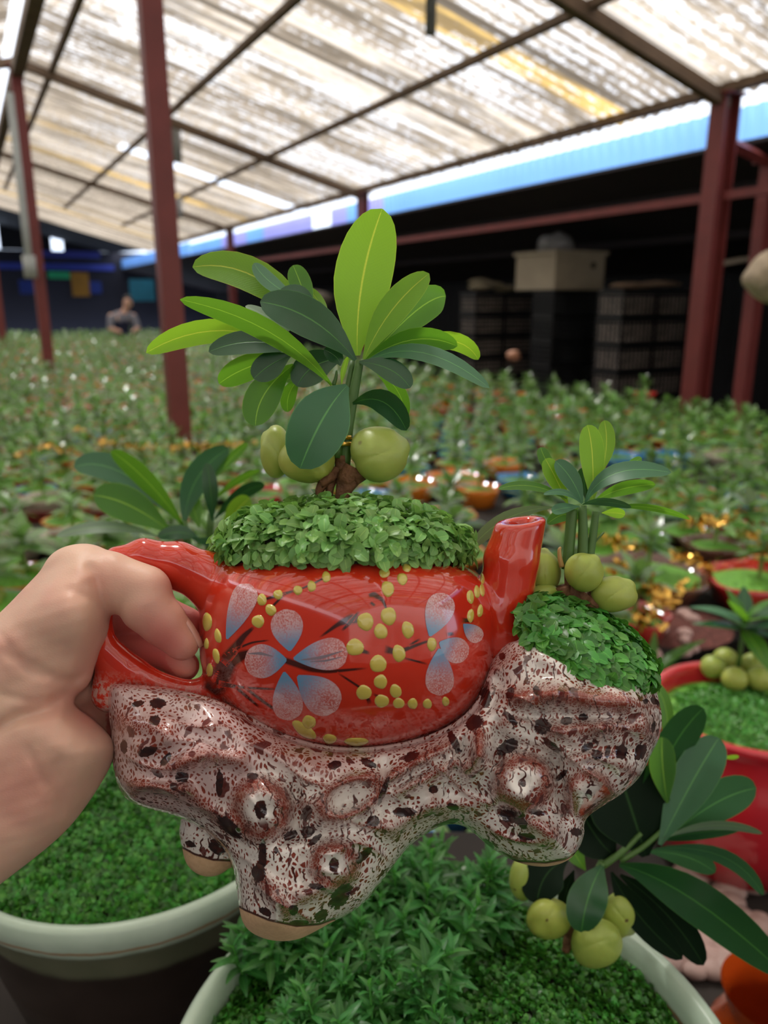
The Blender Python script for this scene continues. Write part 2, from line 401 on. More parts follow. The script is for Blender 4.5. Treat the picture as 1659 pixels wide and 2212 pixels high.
    f4 = step(nt, mth(nt, 'ADD', dark, mth(nt, 'MULTIPLY', mth(nt, 'SUBTRACT', nz, .5), .9)), .47, .53)
    cream = mix(nt, noise(nt, P, 3.).outputs[0], (.72, .66, .6), (.84, .81, .77))
    cream = mix(nt, mth(nt, 'MULTIPLY', lilac, .75), cream, (.55, .36, .36))
    brown = mix(nt, nz, (.13, .02, .014), (.28, .05, .028))
    cream2 = mix(nt, mth(nt, 'MULTIPLY', crest, .85), cream, (.26, .075, .045))
    c = mix(nt, f1, cream2, brown)
    c = mix(nt, mth(nt, 'MULTIPLY', f2, .95), c, mix(nt, nz, (.05, .012, .012), (.16, .025, .02))); c = mix(nt, f3, c, (.07, .016, .012)); c = mix(nt, f4, c, mix(nt, step(nt, nz, .4, .7), (.018, .01, .012), (.07, .016, .012)))
    line = mth(nt, 'SUBTRACT', 1., step(nt, mth(nt, 'ABSOLUTE', mth(nt, 'SUBTRACT', bare, .5)), .03, .10))
    isb = step(nt, bare, .50, .53)
    clay = mix(nt, noise(nt, P, 9., 4).outputs[0], (.5, .31, .17), (.72, .5, .3))
    spk = step(nt, noise(nt, P, 26., 2).outputs[0], .68, .74); clay = mix(nt, mth(nt, 'MULTIPLY', spk, .6), clay, (.12, .06, .03))
    c = mix(nt, isb, c, clay); c = mix(nt, line, c, (.06, .015, .01))
    L(nt, c, b.inputs['Base Color'])
    r = mth(nt, 'ADD', .13, mth(nt, 'MULTIPLY', isb, .55)); L(nt, r, b.inputs['Roughness'])
    L(nt, mth(nt, 'MULTIPLY', mth(nt, 'SUBTRACT', 1., isb), .6), b.inputs['Coat Weight']); b.inputs['Coat Roughness'].default_value = .04
    bp = N(nt, 'Bump'); bp.inputs['Strength'].default_value = .12; bp.inputs['Distance'].default_value = .0006
    L(nt, mth(nt, 'MAXIMUM', f1, f4), bp.inputs['Height']); bp.invert = True; L(nt, bp.outputs[0], b.inputs['Normal']); return m
ROCK = rock_mat()
def skin_mat():
    m, nt, b = M('skin'); t = N(nt, 'TexCoord'); O = t.outputs['Object']
    n = noise(nt, O, 24., 3); n2 = noise(nt, O, 90., 3)
    c = mix(nt, step(nt, n.outputs[0], .35, .68), (.66, .43, .32), (.64, .33, .26)); c = mix(nt, mth(nt, 'MULTIPLY', n2.outputs[0], .35), c, (.66, .44, .33))
    pk = N(nt, 'Attribute'); pk.attribute_name = 'pink'; c = mix(nt, pk.outputs['Fac'], c, (.56, .15, .13))
    L(nt, c, b.inputs['Base Color']); b.inputs['Roughness'].default_value = .5; b.inputs['Specular IOR Level'].default_value = .35
    b.inputs['Subsurface Weight'].default_value = .35; b.inputs['Subsurface Scale'].default_value = .004; b.inputs['Subsurface Radius'].default_value = (1., .35, .2)
    mp = N(nt, 'Mapping'); L(nt, O, mp.inputs[0]); mp.inputs['Scale'].default_value = (1, 1, 1.8)
    v = N(nt, 'TexVoronoi'); v.inputs['Scale'].default_value = 900.; L(nt, mp.outputs[0], v.inputs['Vector'])
    wr = N(nt, 'TexWave'); wr.inputs['Scale'].default_value = 22.; wr.inputs['Distortion'].default_value = 9.; wr.inputs['Detail'].default_value = 3.; L(nt, O, wr.inputs['Vector'])
    h = mth(nt, 'ADD', mth(nt, 'MULTIPLY', v.outputs['Distance'], .25), mth(nt, 'MULTIPLY', wr.outputs['Fac'], .5))
    bp = N(nt, 'Bump'); bp.inputs['Strength'].default_value = .25; bp.inputs['Distance'].default_value = .0006; L(nt, h, bp.inputs['Height']); L(nt, bp.outputs[0], b.inputs['Normal']); return m
SKIN = skin_mat()
NAIL = plain('nail', (.62, .33, .27), .25, var=.05)

def roof_mat(name, ca, cb, open_, seed=0., stripe=True):
    m, nt, b = M(name); t = N(nt, 'TexCoord'); O = t.outputs['Object']
    s_ = N(nt, 'SeparateXYZ'); L(nt, O, s_.inputs[0])
    # sheets along the shed, each aged differently
    idx = mth(nt, 'FLOOR', mth(nt, 'MULTIPLY', mth(nt, 'ADD', s_.outputs[1], seed), 2.9)); wn_ = N(nt, 'TexWhiteNoise', noise_dimensions='1D'); L(nt, idx, wn_.inputs['W'])
    mp = N(nt, 'Mapping'); L(nt, O, mp.inputs[0]); mp.inputs['Scale'].default_value = (.45, 6., .1); st = noise(nt, mp.outputs[0], 1.6, 4, .65).outputs[0]
    fl = noise(nt, O, 34., 3, .75).outputs[0]
    co = mth(nt, 'SINE', mth(nt, 'MULTIPLY', s_.outputs[1], 2*math.pi/.065))
    col = mix(nt, wn_.outputs['Value'], ca, cb); col = mix(nt, step(nt, wn_.outputs['Value'], .86, .9), col, (.55, .38, .14))
    mp2 = N(nt, 'Mapping'); L(nt, O, mp2.inputs[0]); mp2.inputs['Scale'].default_value = (11., 19., .1); sp2 = noise(nt, mp2.outputs[0], 1.6, 2, .6).outputs[0]
    pat = noise(nt, O, .9, 3, .6).outputs[0]
    k = mth(nt, 'ADD', mth(nt, 'MULTIPLY', st, .85), mth(nt, 'ADD', mth(nt, 'MULTIPLY', sp2, .75), mth(nt, 'MULTIPLY', co, .10)))
    k = mth(nt, 'ADD', k, mth(nt, 'ADD', mth(nt, 'MULTIPLY', wn_.outputs['Value'], -.12), mth(nt, 'MULTIPLY', pat, .5)))
    sm_ = step(nt, mth(nt, 'ABSOLUTE', mth(nt, 'SUBTRACT', mth(nt, 'FRACT', mth(nt, 'MULTIPLY', s_.outputs[1], 1.17)), .5)), .465, .485)
    f = mth(nt, 'MULTIPLY', mth(nt, 'MULTIPLY', step(nt, k, .98, 1.12), .6), mth(nt, 'SUBTRACT', 1., sm_)); col = mix(nt, mth(nt, 'MULTIPLY', sm_, .8), col, (.07, .06, .05))
    col = mix(nt, step(nt, st, .42, .55), mix(nt, .75, col, (.09, .075, .06)), col)
    dk = mth(nt, 'SUBTRACT', 1., step(nt, wn_.outputs['Value'], .12, .17)); f = mth(nt, 'MULTIPLY', f, mth(nt, 'SUBTRACT', 1., mth(nt, 'MULTIPLY', dk, .7)))
    L(nt, col, b.inputs['Base Color']); b.inputs['Roughness'].default_value = .8
    tl = N(nt, 'BsdfTranslucent'); L(nt, col, tl.inputs[0]); m1 = N(nt, 'MixShader'); m1.inputs[0].default_value = .55; L(nt, b.outputs[0], m1.inputs[1]); L(nt, tl.outputs[0], m1.inputs[2])
    tr = N(nt, 'BsdfTransparent'); m2 = N(nt, 'MixShader'); L(nt, f, m2.inputs[0]); L(nt, m1.outputs[0], m2.inputs[1]); L(nt, tr.outputs[0], m2.inputs[2])
    L(nt, m2.outputs[0], nt.nodes['Material Output'].inputs[0]); return m
ROOF = roof_mat('weathered_mesh_roofing', (.48, .42, .35), (.24, .2, .16), 1.)
def sheet_mat(name, col, trans, tcol, clear=0.):
    m, nt, b = M(name); t = N(nt, 'TexCoord'); n = noise(nt, t.outputs['Object'], 1.3, 3)
    c = mix(nt, n.outputs[0], tuple(x*.7 for x in tcol), tcol)
    b.inputs['Base Color'].default_value = (*col, 1); b.inputs['Roughness'].default_value = .4
    tl = N(nt, 'BsdfTranslucent'); L(nt, c, tl.inputs[0]); m1 = N(nt, 'MixShader'); m1.inputs[0].default_value = trans; L(nt, b.outputs[0], m1.inputs[1]); L(nt, tl.outputs[0], m1.inputs[2])
    tr = N(nt, 'BsdfTransparent'); L(nt, c, tr.inputs[0]); m2 = N(nt, 'MixShader'); m2.inputs[0].default_value = clear; L(nt, m1.outputs[0], m2.inputs[1]); L(nt, tr.outputs[0], m2.inputs[2])
    L(nt, m2.outputs[0], nt.nodes['Material Output'].inputs[0]); return m
BLUES = sheet_mat('blue_corrugated_sheet', (.2, .4, .8), .6, (.3, .58, 1.), .4)
LILACS = sheet_mat('lilac_corrugated_sheet', (.3, .25, .6), .6, (.5, .5, 1.), .3)
# ---------------------------------------------------------------- the shed (local x across, y along)
RZ = (0, 0, BR)
Z = lambda dz: CAMH + dz
TA = .268; VE = 5.04; VR = .85
def roof_z(v): return 1.5 + (VE - abs(v - VR) - VR) * TA
def corrug(v0, v1, u0, u1, zf, amp=.018, per=.13, nv=2):
    nu = int((u1-u0)/per*6); u = np.linspace(u0, u1, nu); v = np.linspace(v0, v1, nv)
    Vv, Uu = np.meshgrid(v, u, indexing='ij'); zz = np.vectorize(zf)(v)[:, None] + amp*np.sin(Uu*2*np.pi/per) + CAMH
    V = np.stack([Vv, Uu, zz], -1).reshape(-1, 3); i, j = np.meshgrid(np.arange(nv-1), np.arange(nu-1), indexing='ij'); i = i.ravel(); j = j.ravel()
    return V, np.stack([i*nu+j, i*nu+j+1, (i+1)*nu+j+1, (i+1)*nu+j], 1)
def struct(name, mb, mat, smooth=False, kind='structure', label=None, cat=None, group=None):
    o = mb.build(name, mat, smooth=smooth, rot=RZ); return tag(o, label, cat, group, kind)
mb = MB()
# right slope leaves out a clear strip at u 12.5-12.9, lower part
V, q = corrug(VR+.12, VE+.15, -5, 12.5, roof_z); mb.add(V, [q])
V, q = corrug(VR+.12, VE+.15, 13.0, 24.8, roof_z); mb.add(V, [q])
V, q = corrug(VR+.12, 2.35, 12.5, 13.0, roof_z); mb.add(V, [q])
struct('ceiling', mb, ROOF, True)
mb = MB(); V, q = corrug(-3.4, VR-.12, -5, 24.8, roof_z); mb.add(V, [q]); struct('ceiling_left', mb, ROOF, True)
# timber purlins along, rafters across
k = 0
for v in (1.2, 2.43, 3.7, -.6, -2.):
    mb = MB(); z = Z(roof_z(v)) - .05; mb.box((v-.03, -5, z-.05), (v+.03, 20.5, z)); struct('trim_%d' % k, mb, WOOD); k += 1
mb = MB(); mb.box((VE-.05, -5, Z(1.44)), (VE+.03, 20.5, Z(1.505))); struct('trim_%d' % k, mb, WOOD); k += 1
for u in (-1.6, 4.24, 10.1, 16.0):
    mb = MB(); z0, z1 = Z(roof_z(VR)), Z(roof_z(VE))
    for a, b_ in ((VR, VE), (VR, -3.4)):
        za, zb = Z(roof_z(a)) - .07, Z(roof_z(b_)) - .07
        mb.add([(a, u-.04, za-.09), (a, u+.04, za-.09), (a, u+.04, za), (a, u-.04, za), (b_, u-.04, zb-.09), (b_, u+.04, zb-.09), (b_, u+.04, zb), (b_, u-.04, zb)],
               [[(0, 1, 2, 3), (7, 6, 5, 4), (0, 4, 5, 1), (1, 5, 6, 2), (2, 6, 7, 3), (3, 7, 4, 0)]])
    struct('trim_%d' % k, mb, WOOD); k += 1
mb = MB(); mb.box((VR-.06, -5, Z(2.35)), (VR+.06, 20.5, Z(2.47))); struct('trim_%d' % k, mb, WOOD); k += 1
# clerestory: blue corrugated sheets
def wallsheet(v, u0, u1, z0, z1, amp=.02, per=.13):
    nu = int((u1-u0)/per*8); u = np.linspace(u0, u1, nu); x = v + amp*np.sin(u*2*np.pi/per)
    zt = z1 + 0*u
    V = np.concatenate([np.stack([x, u, z0+0*u], 1), np.stack([x, u, zt], 1)]); i = np.arange(nu-1)
    return V, np.stack([i, i+1, nu+i+1, nu+i], 1)
mb = MB(); ml = MB()
for u0, u1, l in ((-3, 9.9, 0), (9.9, 10.3, 0), (10.3, 11.0, 1), (11.0, 11.5, 0), (11.5, 12.1, 1), (12.9, 15.3, 1), (15.3, 16.4, 0), (16.4, 18.2, 1), (18.2, 21, 0)):
    V, q = wallsheet(VE+.42, u0, u1, Z(1.16), Z(1.44)); (ml if l else mb).add(V, [q])
struct('window_1', mb, BLUES, True); struct('window_2', ml, LILACS, True)
# lean-to behind: dark underside, wall, side
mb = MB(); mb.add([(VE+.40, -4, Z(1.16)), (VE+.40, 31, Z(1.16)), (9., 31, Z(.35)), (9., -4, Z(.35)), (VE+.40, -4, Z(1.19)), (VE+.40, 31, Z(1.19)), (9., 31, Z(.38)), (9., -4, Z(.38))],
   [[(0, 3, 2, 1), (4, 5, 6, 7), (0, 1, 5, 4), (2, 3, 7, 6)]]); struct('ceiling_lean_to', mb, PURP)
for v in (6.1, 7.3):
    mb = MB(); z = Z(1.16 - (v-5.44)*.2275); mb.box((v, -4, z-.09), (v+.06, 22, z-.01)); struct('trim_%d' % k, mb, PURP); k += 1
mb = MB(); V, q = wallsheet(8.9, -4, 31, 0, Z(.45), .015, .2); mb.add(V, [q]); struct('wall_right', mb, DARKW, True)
mb = MB(); mb.box((-12, -6, -.05), (10, 30, 0)); struct('floor', mb, plain('packed_earth', (.05, .04, .03), .95, var=.4, sc=3))
mb = MB(); mb.box((-12, 31, 0), (10, 31.1, Z(1.75))); struct('wall_back', mb, plain('dark_back_wall', (.02, .02, .035), .8, sc=1.))
mb = MB(); rz = lambda v: Z(roof_z(v))
mb.add([(-3.4, 24.8, rz(-3.4)), (VR, 24.8, rz(VR)), (VE+.1, 24.8, rz(VE)), (VE+.1, 31, Z(1.72)), (VR, 31, Z(2.72)), (-3.4, 31, Z(2.0))], [[(0, 1, 4, 5), (1, 2, 3, 4)]]); struct('ceiling_back', mb, DARKW)
mb = MB(); mb.box((1.45, 31, Z(1.76)), (3.1, 31.1, Z(2.7))); mb.box((3.5, 31, Z(1.76)), (VE+.1, 31.1, Z(2.4))); struct('wall_back_upper', mb, DARKW)
mb = MB(); mb.box((-3.6, -6, 0), (-3.5, 31, Z(1.2))); struct('wall_left_added', mb, plain('added_side_wall', (.2, .2, .2), .9, sc=2))  # unseen wall, added to block side light so the roof lights from above
mb = MB(); V, q = wallsheet(VE+.42, 21.1, 31, Z(1.16), Z(1.5)); mb.add(V, [q]); struct('window_3', mb, BLUES, True)

mb = MB(); mb.box((-3.6, -6.1, 0), (9, -6, Z(3.2))); struct('wall_front_added', mb, plain('added_bounce_wall', (.62, .6, .57), .9, sc=2))  # unseen wall added behind the camera: calms teapot reflections, pale to bounce light
# posts
def ibeam(name, v, u, z0, z1, wv, wu, label, group=None, t=.012):
    o = MB(); root = thing(name, bw(v, u, z0), label, 'post', group)
    o.box((-wv/2, -wu/2, 0), (-wv/2+t, wu/2, z1-z0)); o.box((wv/2-t, -wu/2, 0), (wv/2, wu/2, z1-z0)); o.box((-wv/2+t, -t/2, 0), (wv/2-t, t/2, z1-z0))
    s = o.build('shaft', REDPAINT, smooth=False); s.parent = root
    p = MB(); p.box((-wv/2-.03, -wu/2-.03, z1-z0), (wv/2+.03, wu/2+.03, z1-z0+.015)); p = p.build('cap_plate', REDPAINT, smooth=False); p.parent = root
    root.rotation_euler = RZ; return root
def boxpost(name, v, u, z1, w_, label, cat='post', lower=False):
    root = thing(name, bw(v, u, 0), label, cat); o = MB(); o.box((-w_/2, -w_/2, 0), (w_/2, w_/2, z1))
    s = o.build('shaft', REDPAINT, smooth=False); s.parent = root; root.rotation_euler = RZ
    bm_ = MB(); bm_.box((-w_/2-.04, -w_/2-.04, z1), (w_/2+.04, w_/2+.04, z1+.012)); c = bm_.build('cap_plate', REDPAINT, smooth=False); c.parent = root
    return root
boxpost('steel_post', .98, 4.24, 4.05, .105, 'dark red steel post nearest the camera, rising from the plants to the ridge')
boxpost('steel_post', .84, 10.1, 4.05, .12, 'dark red steel post with a pale pipe strapped alongside it')
boxpost('steel_post', .62, 16.4, 4.05, .13, 'thin far dark red post at the very edge of the field, beyond the pipe post')
ibeam('steel_post', VE, 4.24, 0, Z(1.42), .16, .14, 'red steel beam post beside the black crates under the eave')
ibeam('steel_post', VE, 10.1, 0, Z(1.42), .13, .12, 'red steel post behind the tall upright bonsai leaf')
ibeam('steel_post', VE, 16.2, 0, Z(1.42), .13, .12, 'small distant red eave post beyond the left bonsai leaves')
boxpost('steel_post', 5.6, 4.24, Z(1.02), .1, 'thinner rusty red post standing behind the beam post, near the beige sack')
root = thing('red_rail', bw(VE, 0, Z(.75)), 'long level red steel rail below the blue sheets, post to post', 'rail'); o = MB()
o.box((-.02, 4.32, -.03), (.02, 16.1, .03)); r = o.build('bar', REDPAINT, smooth=False); r.parent = root
o = MB(); o.box((-.02, -2, -.03), (.02, 4.16, .03)); r = o.build('bar', REDPAINT, smooth=False); r.parent = root; root.rotation_euler = RZ
o = MB(); o.tube([bw(VE+.1, 4.24, Z(1.12)), bw(6.4, 4.24, Z(.86))], .045, 4); tag(o.build('diagonal_brace', REDPAINT, smooth=False), 'short red steel brace leaving the beam post towards the lean-to', 'brace')
o = MB(); o.tube([bw(.74, 9.9, 1.9), bw(.74, 9.9, 2.45), bw(.74, 9.9, 3.75)], .04, 12); pr = o.build('drain_pipe', plain('pale_pipe', (.42, .44, .42), .5)); tag(pr, 'pale grey plastic pipe running down beside the second red post', 'pipe')
o = MB(); o.tube([bw(.74, 9.9, 1.86), bw(.74, 9.9, 2.1)], .07, 12); o.build('pipe_socket', pr.data.materials[0], parent=None).parent = pr
for px, py, h, ln, lab in ((930, 75, 1.25, 1.1, 'grey tube hanging from the roof mesh, closest to the camera'), (383, 350, 1.72, .45, 'thin dark rod hanging from the roof beside the nearest post'), (384, 470, 1.35, .3, 'short pale rod hanging low at the far end of the roof')):
    p = at(px, py, -h); o = MB(); rr = .0125*(p[1]/3.2); o.tube([p, p + np.array([0, 0, ln])], rr*1.6, 12); c = .16 if px == 930 else .3
    o_ = tag(o.build('hanging_rod', plain('rod_grey', (c, c, c*.95), .6)), lab, 'rod')

# ---------------------------------------------------------------- crates, boxes
def crate_mesh(lx, ly, lz):
    o = MB(); t = .012
    for z in np.linspace(.02, lz-.02, 5):
        hz = .012 if 0 < z < lz-.03 else .02
        o.box((0, 0, z-hz), (lx, t, z+hz)); o.box((0, ly-t, z-hz), (lx, ly, z+hz)); o.box((0, t, z-hz), (t, ly-t, z+hz)); o.box((lx-t, t, z-hz), (lx, ly-t, z+hz))
    for n_, ax in ((9, 0), (7, 1)):
        for s_ in np.linspace(0, 1, n_):
            W = .02 if s_ in (0, 1) else .008
            for side in (0, 1):
                if ax == 0: x = s_*(lx-W); y = side*(ly-t); o.box((x, y, 0), (x+W, y+t, lz))
                else: y = s_*(ly-W); x = side*(lx-t); o.box((x, y, 0), (x+t, y+W, lz))
    o.box((0, 0, 0), (lx, ly, .01)); return o
FILL = plain('crate_contents', (.6, .5, .43), .9, var=.6, sc=16)
cm = crate_mesh(.49, .4, .28).build('crate_basket', BLACKP, smooth=False); cmesh = cm.data; bpy.data.objects.remove(cm)
fm = MB(); fm.box((.02, .02, .015), (.47, .38, .22)); fo = fm.build('fill', FILL, smooth=False); fmesh = fo.data; bpy.data.objects.remove(fo)
where = {'A': ('stack nearest the bonsai leaves', (9.0, 6.2, 2, 6)), 'B': ('stack under the beige box', (7.38, 6.2, 2, 6)), 'C': ('stack beside the red beam post', (6.26, 6.2, 2, 6)), 'D': ('stack beyond the thin rusty post', (3.75, 6.25, 2, 6))}
lev = ['on the ground', 'second from the ground', 'third up', 'fourth up', 'fifth up', 'topmost']
for kx, (nm, (u, v, nv, nz)) in where.items():
    for i in range(nv):
        for j in range(nz):
            c = thing('plastic_crate', bw(v + i*.5 + .004, u, j*.289 + .002), 'black crate, %s in the %s, %s column' % (lev[j], nm, ('aisle', 'wall')[i]), 'crate', 'black stacking crates'); c.rotation_euler = RZ
            b_ = bpy.data.objects.new('basket', cmesh); COL.objects.link(b_); b_.parent = c
            if kx != 'B': f_ = bpy.data.objects.new('fill', fmesh); COL.objects.link(f_); f_.parent = c; tag(f_, None)
def lump(name, c, r, mat, label, cat, seed=0, amp=.15, n=14, fl=None):
    V, q = uvs(n); g = np.random.default_rng(seed); k = g.normal(size=(9, 3))*3; ph = g.uniform(0, 6, 9)
    d = 1 + amp*np.sin(V @ k.T + ph).mean(1)*2; V = V*d[:, None]*np.array(r)
    if fl is not None: V[:, 2] = np.maximum(V[:, 2], fl)
    o = MB(); o.add(V + np.array(c), [q]); return tag(o.build(name, mat), label, cat)
BOXB = plain('beige_foam_box', (.44, .37, .27), .8, var=.12, sc=5); 
bx = thing('foam_box', bw(6.16, 7.34, 1.74), 'beige foam box lying on top of the black crates', 'box'); bx.rotation_euler = RZ
o = MB(); o.box((0, 0, 0), (.76, .74, .04)); o.box((0, 0, .04), (.04, .74, .40)); o.box((.72, 0, .04), (.76, .74, .40)); o.box((.04, 0, .04), (.72, .04, .40)); o.box((.04, .7, .04), (.72, .74, .40)); bxb = o.build('body', BOXB, smooth=False); bxb.parent = bx
o = MB(); o.box((-.03, -.03, .40), (.79, .77, .44)); o.build('lid', BOXB, smooth=False).parent = bx
o = MB(); o.tube([(.58, -.002, .28), (.58, -.004, .28)], .04, 12); o.build('hand_hole', plain('hole_dark', (.05, .04, .03), .9)).parent = bxb
lump('plastic_bag', bw(6.46, 7.72, 2.26), (.22, .22, .15), plain('grey_bag', (.3, .3, .31), .5, var=.3, sc=30, bump=.6), 'crumpled grey plastic bag on the lid of the beige box', 'bag', 3, fl=-.075)
for i, (v, u, z) in enumerate(((6.35, 9.1, 1.80), (6.62, 9.2, 1.82), (6.5, 9.35, 1.87), (6.8, 9.15, 1.78))):
    lump('paper_sack', bw(v, u, z), (.17, .13, .05), plain('sack_beige', (.36, .3, .2), .85, var=.3, sc=30), 'flattened beige paper sack in the heap on the left crate stack', 'sack', i+5)['group'] = 'sacks heaped on the left crates'
for i, (v, z) in enumerate(((6.5, 1.77), (6.9, 1.79))):
    lump('paper_sack', bw(v, 6.46, z), (.24, .15, .035), plain('sack_tan', (.3, .2, .13), .85, var=.3, sc=30), ('tan sack folded over the aisle side of the crates by the beam post', 'tan sack spread along the wall side of the crates by the beam post')[i], 'sack', i+15)
o = MB(); o.box((0, 0, 0), (.42, .1, .035)); p = o.build('board', plain('pale_board', (.5, .42, .32), .7), smooth=False); p.location = bw(6.0, 4.95, 1.9); p.rotation_euler = (0, -.15, BR); tag(p, 'short pale board end sticking out between the two right red posts', 'board')
p = at(1665, 600, -.02); p = (p - CP)*1.0; t_ = 4.6/p[1]; p = CP + p*t_
cs = lump('cloth_sack', p, (.14, .12, .13), plain('sack_cream', (.42, .33, .23), .85, var=.3, sc=20), 'beige cloth sack hanging by a cord at the thin rusty post', 'sack', 30)
o = MB(); o.tube([p+[0, 0, .1], p+[0, 0, 1.3]], .004, 6); o.build('cord', WOOD).parent = cs
lump('paper_sack', bw(5.6, 13.4, 1.62), (.4, .3, .2), plain('sack_dim', (.3, .25, .2), .85), 'dim bulky beige sack behind the tree between distant posts', 'sack', 31)
lump('clay_lump', bw(5.35, 7.0, 1.02), (.07, .07, .06), plain('clay_orange', (.4, .18, .1), .7), 'small orange brown clay pot peeping over plants before black crates', 'pot', 33)

# far end: coloured sheets, banners, light openings, a worker
def panel(v0, v1, u, z0, z1, col, label, name='wall_banner', cat='banner'):
    o = MB(); o.box((v0, u-.02, Z(z0)), (v1, u, Z(z1))); x = o.build(name, plain('banner_cloth', col, .7, var=.2, sc=3), smooth=False); x.rotation_euler = RZ; return tag(x, label, cat)
def vz(x, y, u):
    r = FPX*FW + (x-829.5)*RX + (1106-y)*UP; lu = -r[0]*math.sin(BR) + r[1]*math.cos(BR); lv = r[0]*math.cos(BR) + r[1]*math.sin(BR); t = u/lu; return lv*t, r[2]*t
def ppx(x0, y0, x1, y1, u, col, label):
    v0, z1 = vz(x0, y0, u); v1, _ = vz(x1, y0, u); _, z0 = vz((x0+x1)/2, y1, u); return panel(v0, v1, u, z0, z1, col, label)
ppx(-60, 566, 245, 582, 30.9, (.05, .08, .5), 'long narrow blue sheet high along the far wall')
ppx(103, 586, 150, 602, 30.8, (.03, .5, .2), 'bright green banner on the far wall beneath the blue sheet')
ppx(152, 588, 190, 640, 30.8, (.42, .2, .02), 'orange brown banner on the far wall beside the green one')
ppx(40, 605, 70, 635, 30.8, (.02, .05, .3), 'dark blue square banner before the second post')
ppx(193, 608, 218, 634, 30.8, (.02, .05, .3), 'dark blue small banner beyond the orange brown one')
ppx(278, 603, 332, 650, 24, (.01, .17, .28), 'teal blue sheet hanging beside the bending worker')
ppx(60, 540, 215, 556, 30.85, (.06, .07, .4), 'thin violet blue strip under the roof of the far end')
WS = sheet_mat('white_clear_sheet', (.8, .8, .8), .6, (1., 1., 1.), .8)

def worker():
    u = 17.5; base = bw(3.0, u, 0); px, _ = 0, 0
    v, z = vz(258, 652, u); base = bw(v, u, -.06)
    pts = [(0, 0, .92), (0, 0, 1.08), (-.02, -.04, 1.3), (.04, -.1, 1.42), (.1, -.14, 1.52), (.14, -.16, 1.63),
           (-.1, 0, .86), (-.11, .02, .48), (-.12, .06, .08), (-.12, -.06, .03), (.1, 0, .86), (.12, -.02, .48), (.13, .04, .08), (.13, -.08, .03),
           (-.2, -.05, 1.36), (-.26, -.16, 1.12), (-.1, -.36, 1.05), (.24, -.1, 1.36), (.3, -.22, 1.12), (.16, -.4, 1.06)]
    ed = [(0, 1), (1, 2), (2, 3), (3, 4), (4, 5), (0, 6), (6, 7), (7, 8), (8, 9), (0, 10), (10, 11), (11, 12), (12, 13), (2, 14), (14, 15), (15, 16), (2, 17), (17, 18), (18, 19)]
    rad = [.17, .15, .18, .08, .06, .1, .1, .07, .05, .045, .1, .07, .05, .045, .07, .05, .04, .07, .05, .04]
    o = MB()
    for a, b_ in ed:
        pa, pb = np.array(pts[a]), np.array(pts[b_]); ts = np.linspace(0, 1, 6)[:, None]; o.tube(pa + (pb-pa)*ts, rad[a] + (rad[b_]-rad[a])*ts[:, 0], 10, True); o.ball(pb, rad[b_], 6)
    o.ball((.14, -.17, 1.66), (.085, .1, .12), 8)
    ob = o.build('person', [SKIN]); md = ob.modifiers.new('join', 'REMESH'); md.mode = 'VOXEL'; md.voxel_size = .02; md.use_smooth_shade = True
    ob.location = base; ob.rotation_euler = RZ; tag(ob, 'distant person in white top and navy trousers leaning over far plants', 'person')
    def shell(nm, ids, mat, g=.015):
        o = MB()
        for a, b_ in ids:
            pa, pb = np.array(pts[a]), np.array(pts[b_]); ts = np.linspace(0, 1, 8)[:, None]; o.tube(pa + (pb-pa)*ts, g + rad[a] + (rad[b_]-rad[a])*ts[:, 0], 12, True)
        x = o.build(nm, mat); m_ = x.modifiers.new('join', 'REMESH'); m_.mode = 'VOXEL'; m_.voxel_size = .02; m_.use_smooth_shade = True; x.parent = ob
    shell('shirt', [(2, 3), (2, 14), (14, 15), (2, 17), (17, 18)], plain('white_shirt', (.2, .2, .24), .8))
    shell('trousers', [(0, 1), (1, 2), (0, 6), (6, 7), (7, 8), (0, 10), (10, 11), (11, 12)], plain('navy_cloth', (.015, .02, .06), .8))
    o = MB(); o.ball((.15, -.145, 1.7), (.095, .11, .1), 8); o.build('hair', plain('black_hair', (.01, .01, .01), .6)).parent = ob
worker()

# ---------------------------------------------------------------- benches
ZB = .74
o = MB(); o.box((-3.45, 1.25, ZB-.03), (4.55, 20.2, ZB)); 
bn = thing('growing_bench', bw(-2, 5, 0), 'long low dark board bench carrying the whole crowded field of potted plants', 'bench')
x = o.build('bench_top', BENCH, smooth=False); x.rotation_euler = RZ; x.location = -Vector(bn.location); x.parent = bn
for u in (1.3, 5, 9, 13, 17, 20):
    for v in (-3.3, 0, 4.4):
        o = MB(); p = bw(v, u); o.box((p.x-.03, p.y-.03, 0), (p.x+.03, p.y+.03, ZB-.03)); o.build('leg', BENCH, bn, smooth=False)
st = thing('pot_stand', (-.1, .55, 0), 'low dark stand carrying the two big celadon rimmed pots', 'stand')
ZS = .985
o = MB(); o.box((-.95, .12, ZS-.035), (.215, .79, ZS)); o.build('stand_top', BENCH, st, smooth=False)
for x_, y_ in ((-.9, .16), (-.9, .74), (.18, .16), (.18, .74)):
    o = MB(); o.box((x_-.025, y_-.025, 0), (x_+.025, y_+.025, ZS-.035)); o.build('leg', BENCH, st, smooth=False)
lt = thing('side_table', (.7, .7, 0), 'low dark board table carrying the crimson pot, pale pebbles and the orange jar', 'table')
o = MB(); o.box((.225, .15, .70), (1.3, 1.235, .735)); o.box((-.28, .83, .70), (.225, 1.235, .735)); o.build('table_top', BENCH, lt, smooth=False)
for x_, y_ in ((.27, .2), (.27, 1.18), (1.25, .2), (1.25, 1.18)):
    o = MB(); o.box((x_-.03, y_-.03, 0), (x_+.03, y_+.03, .70)); o.build('leg', BENCH, lt, smooth=False)

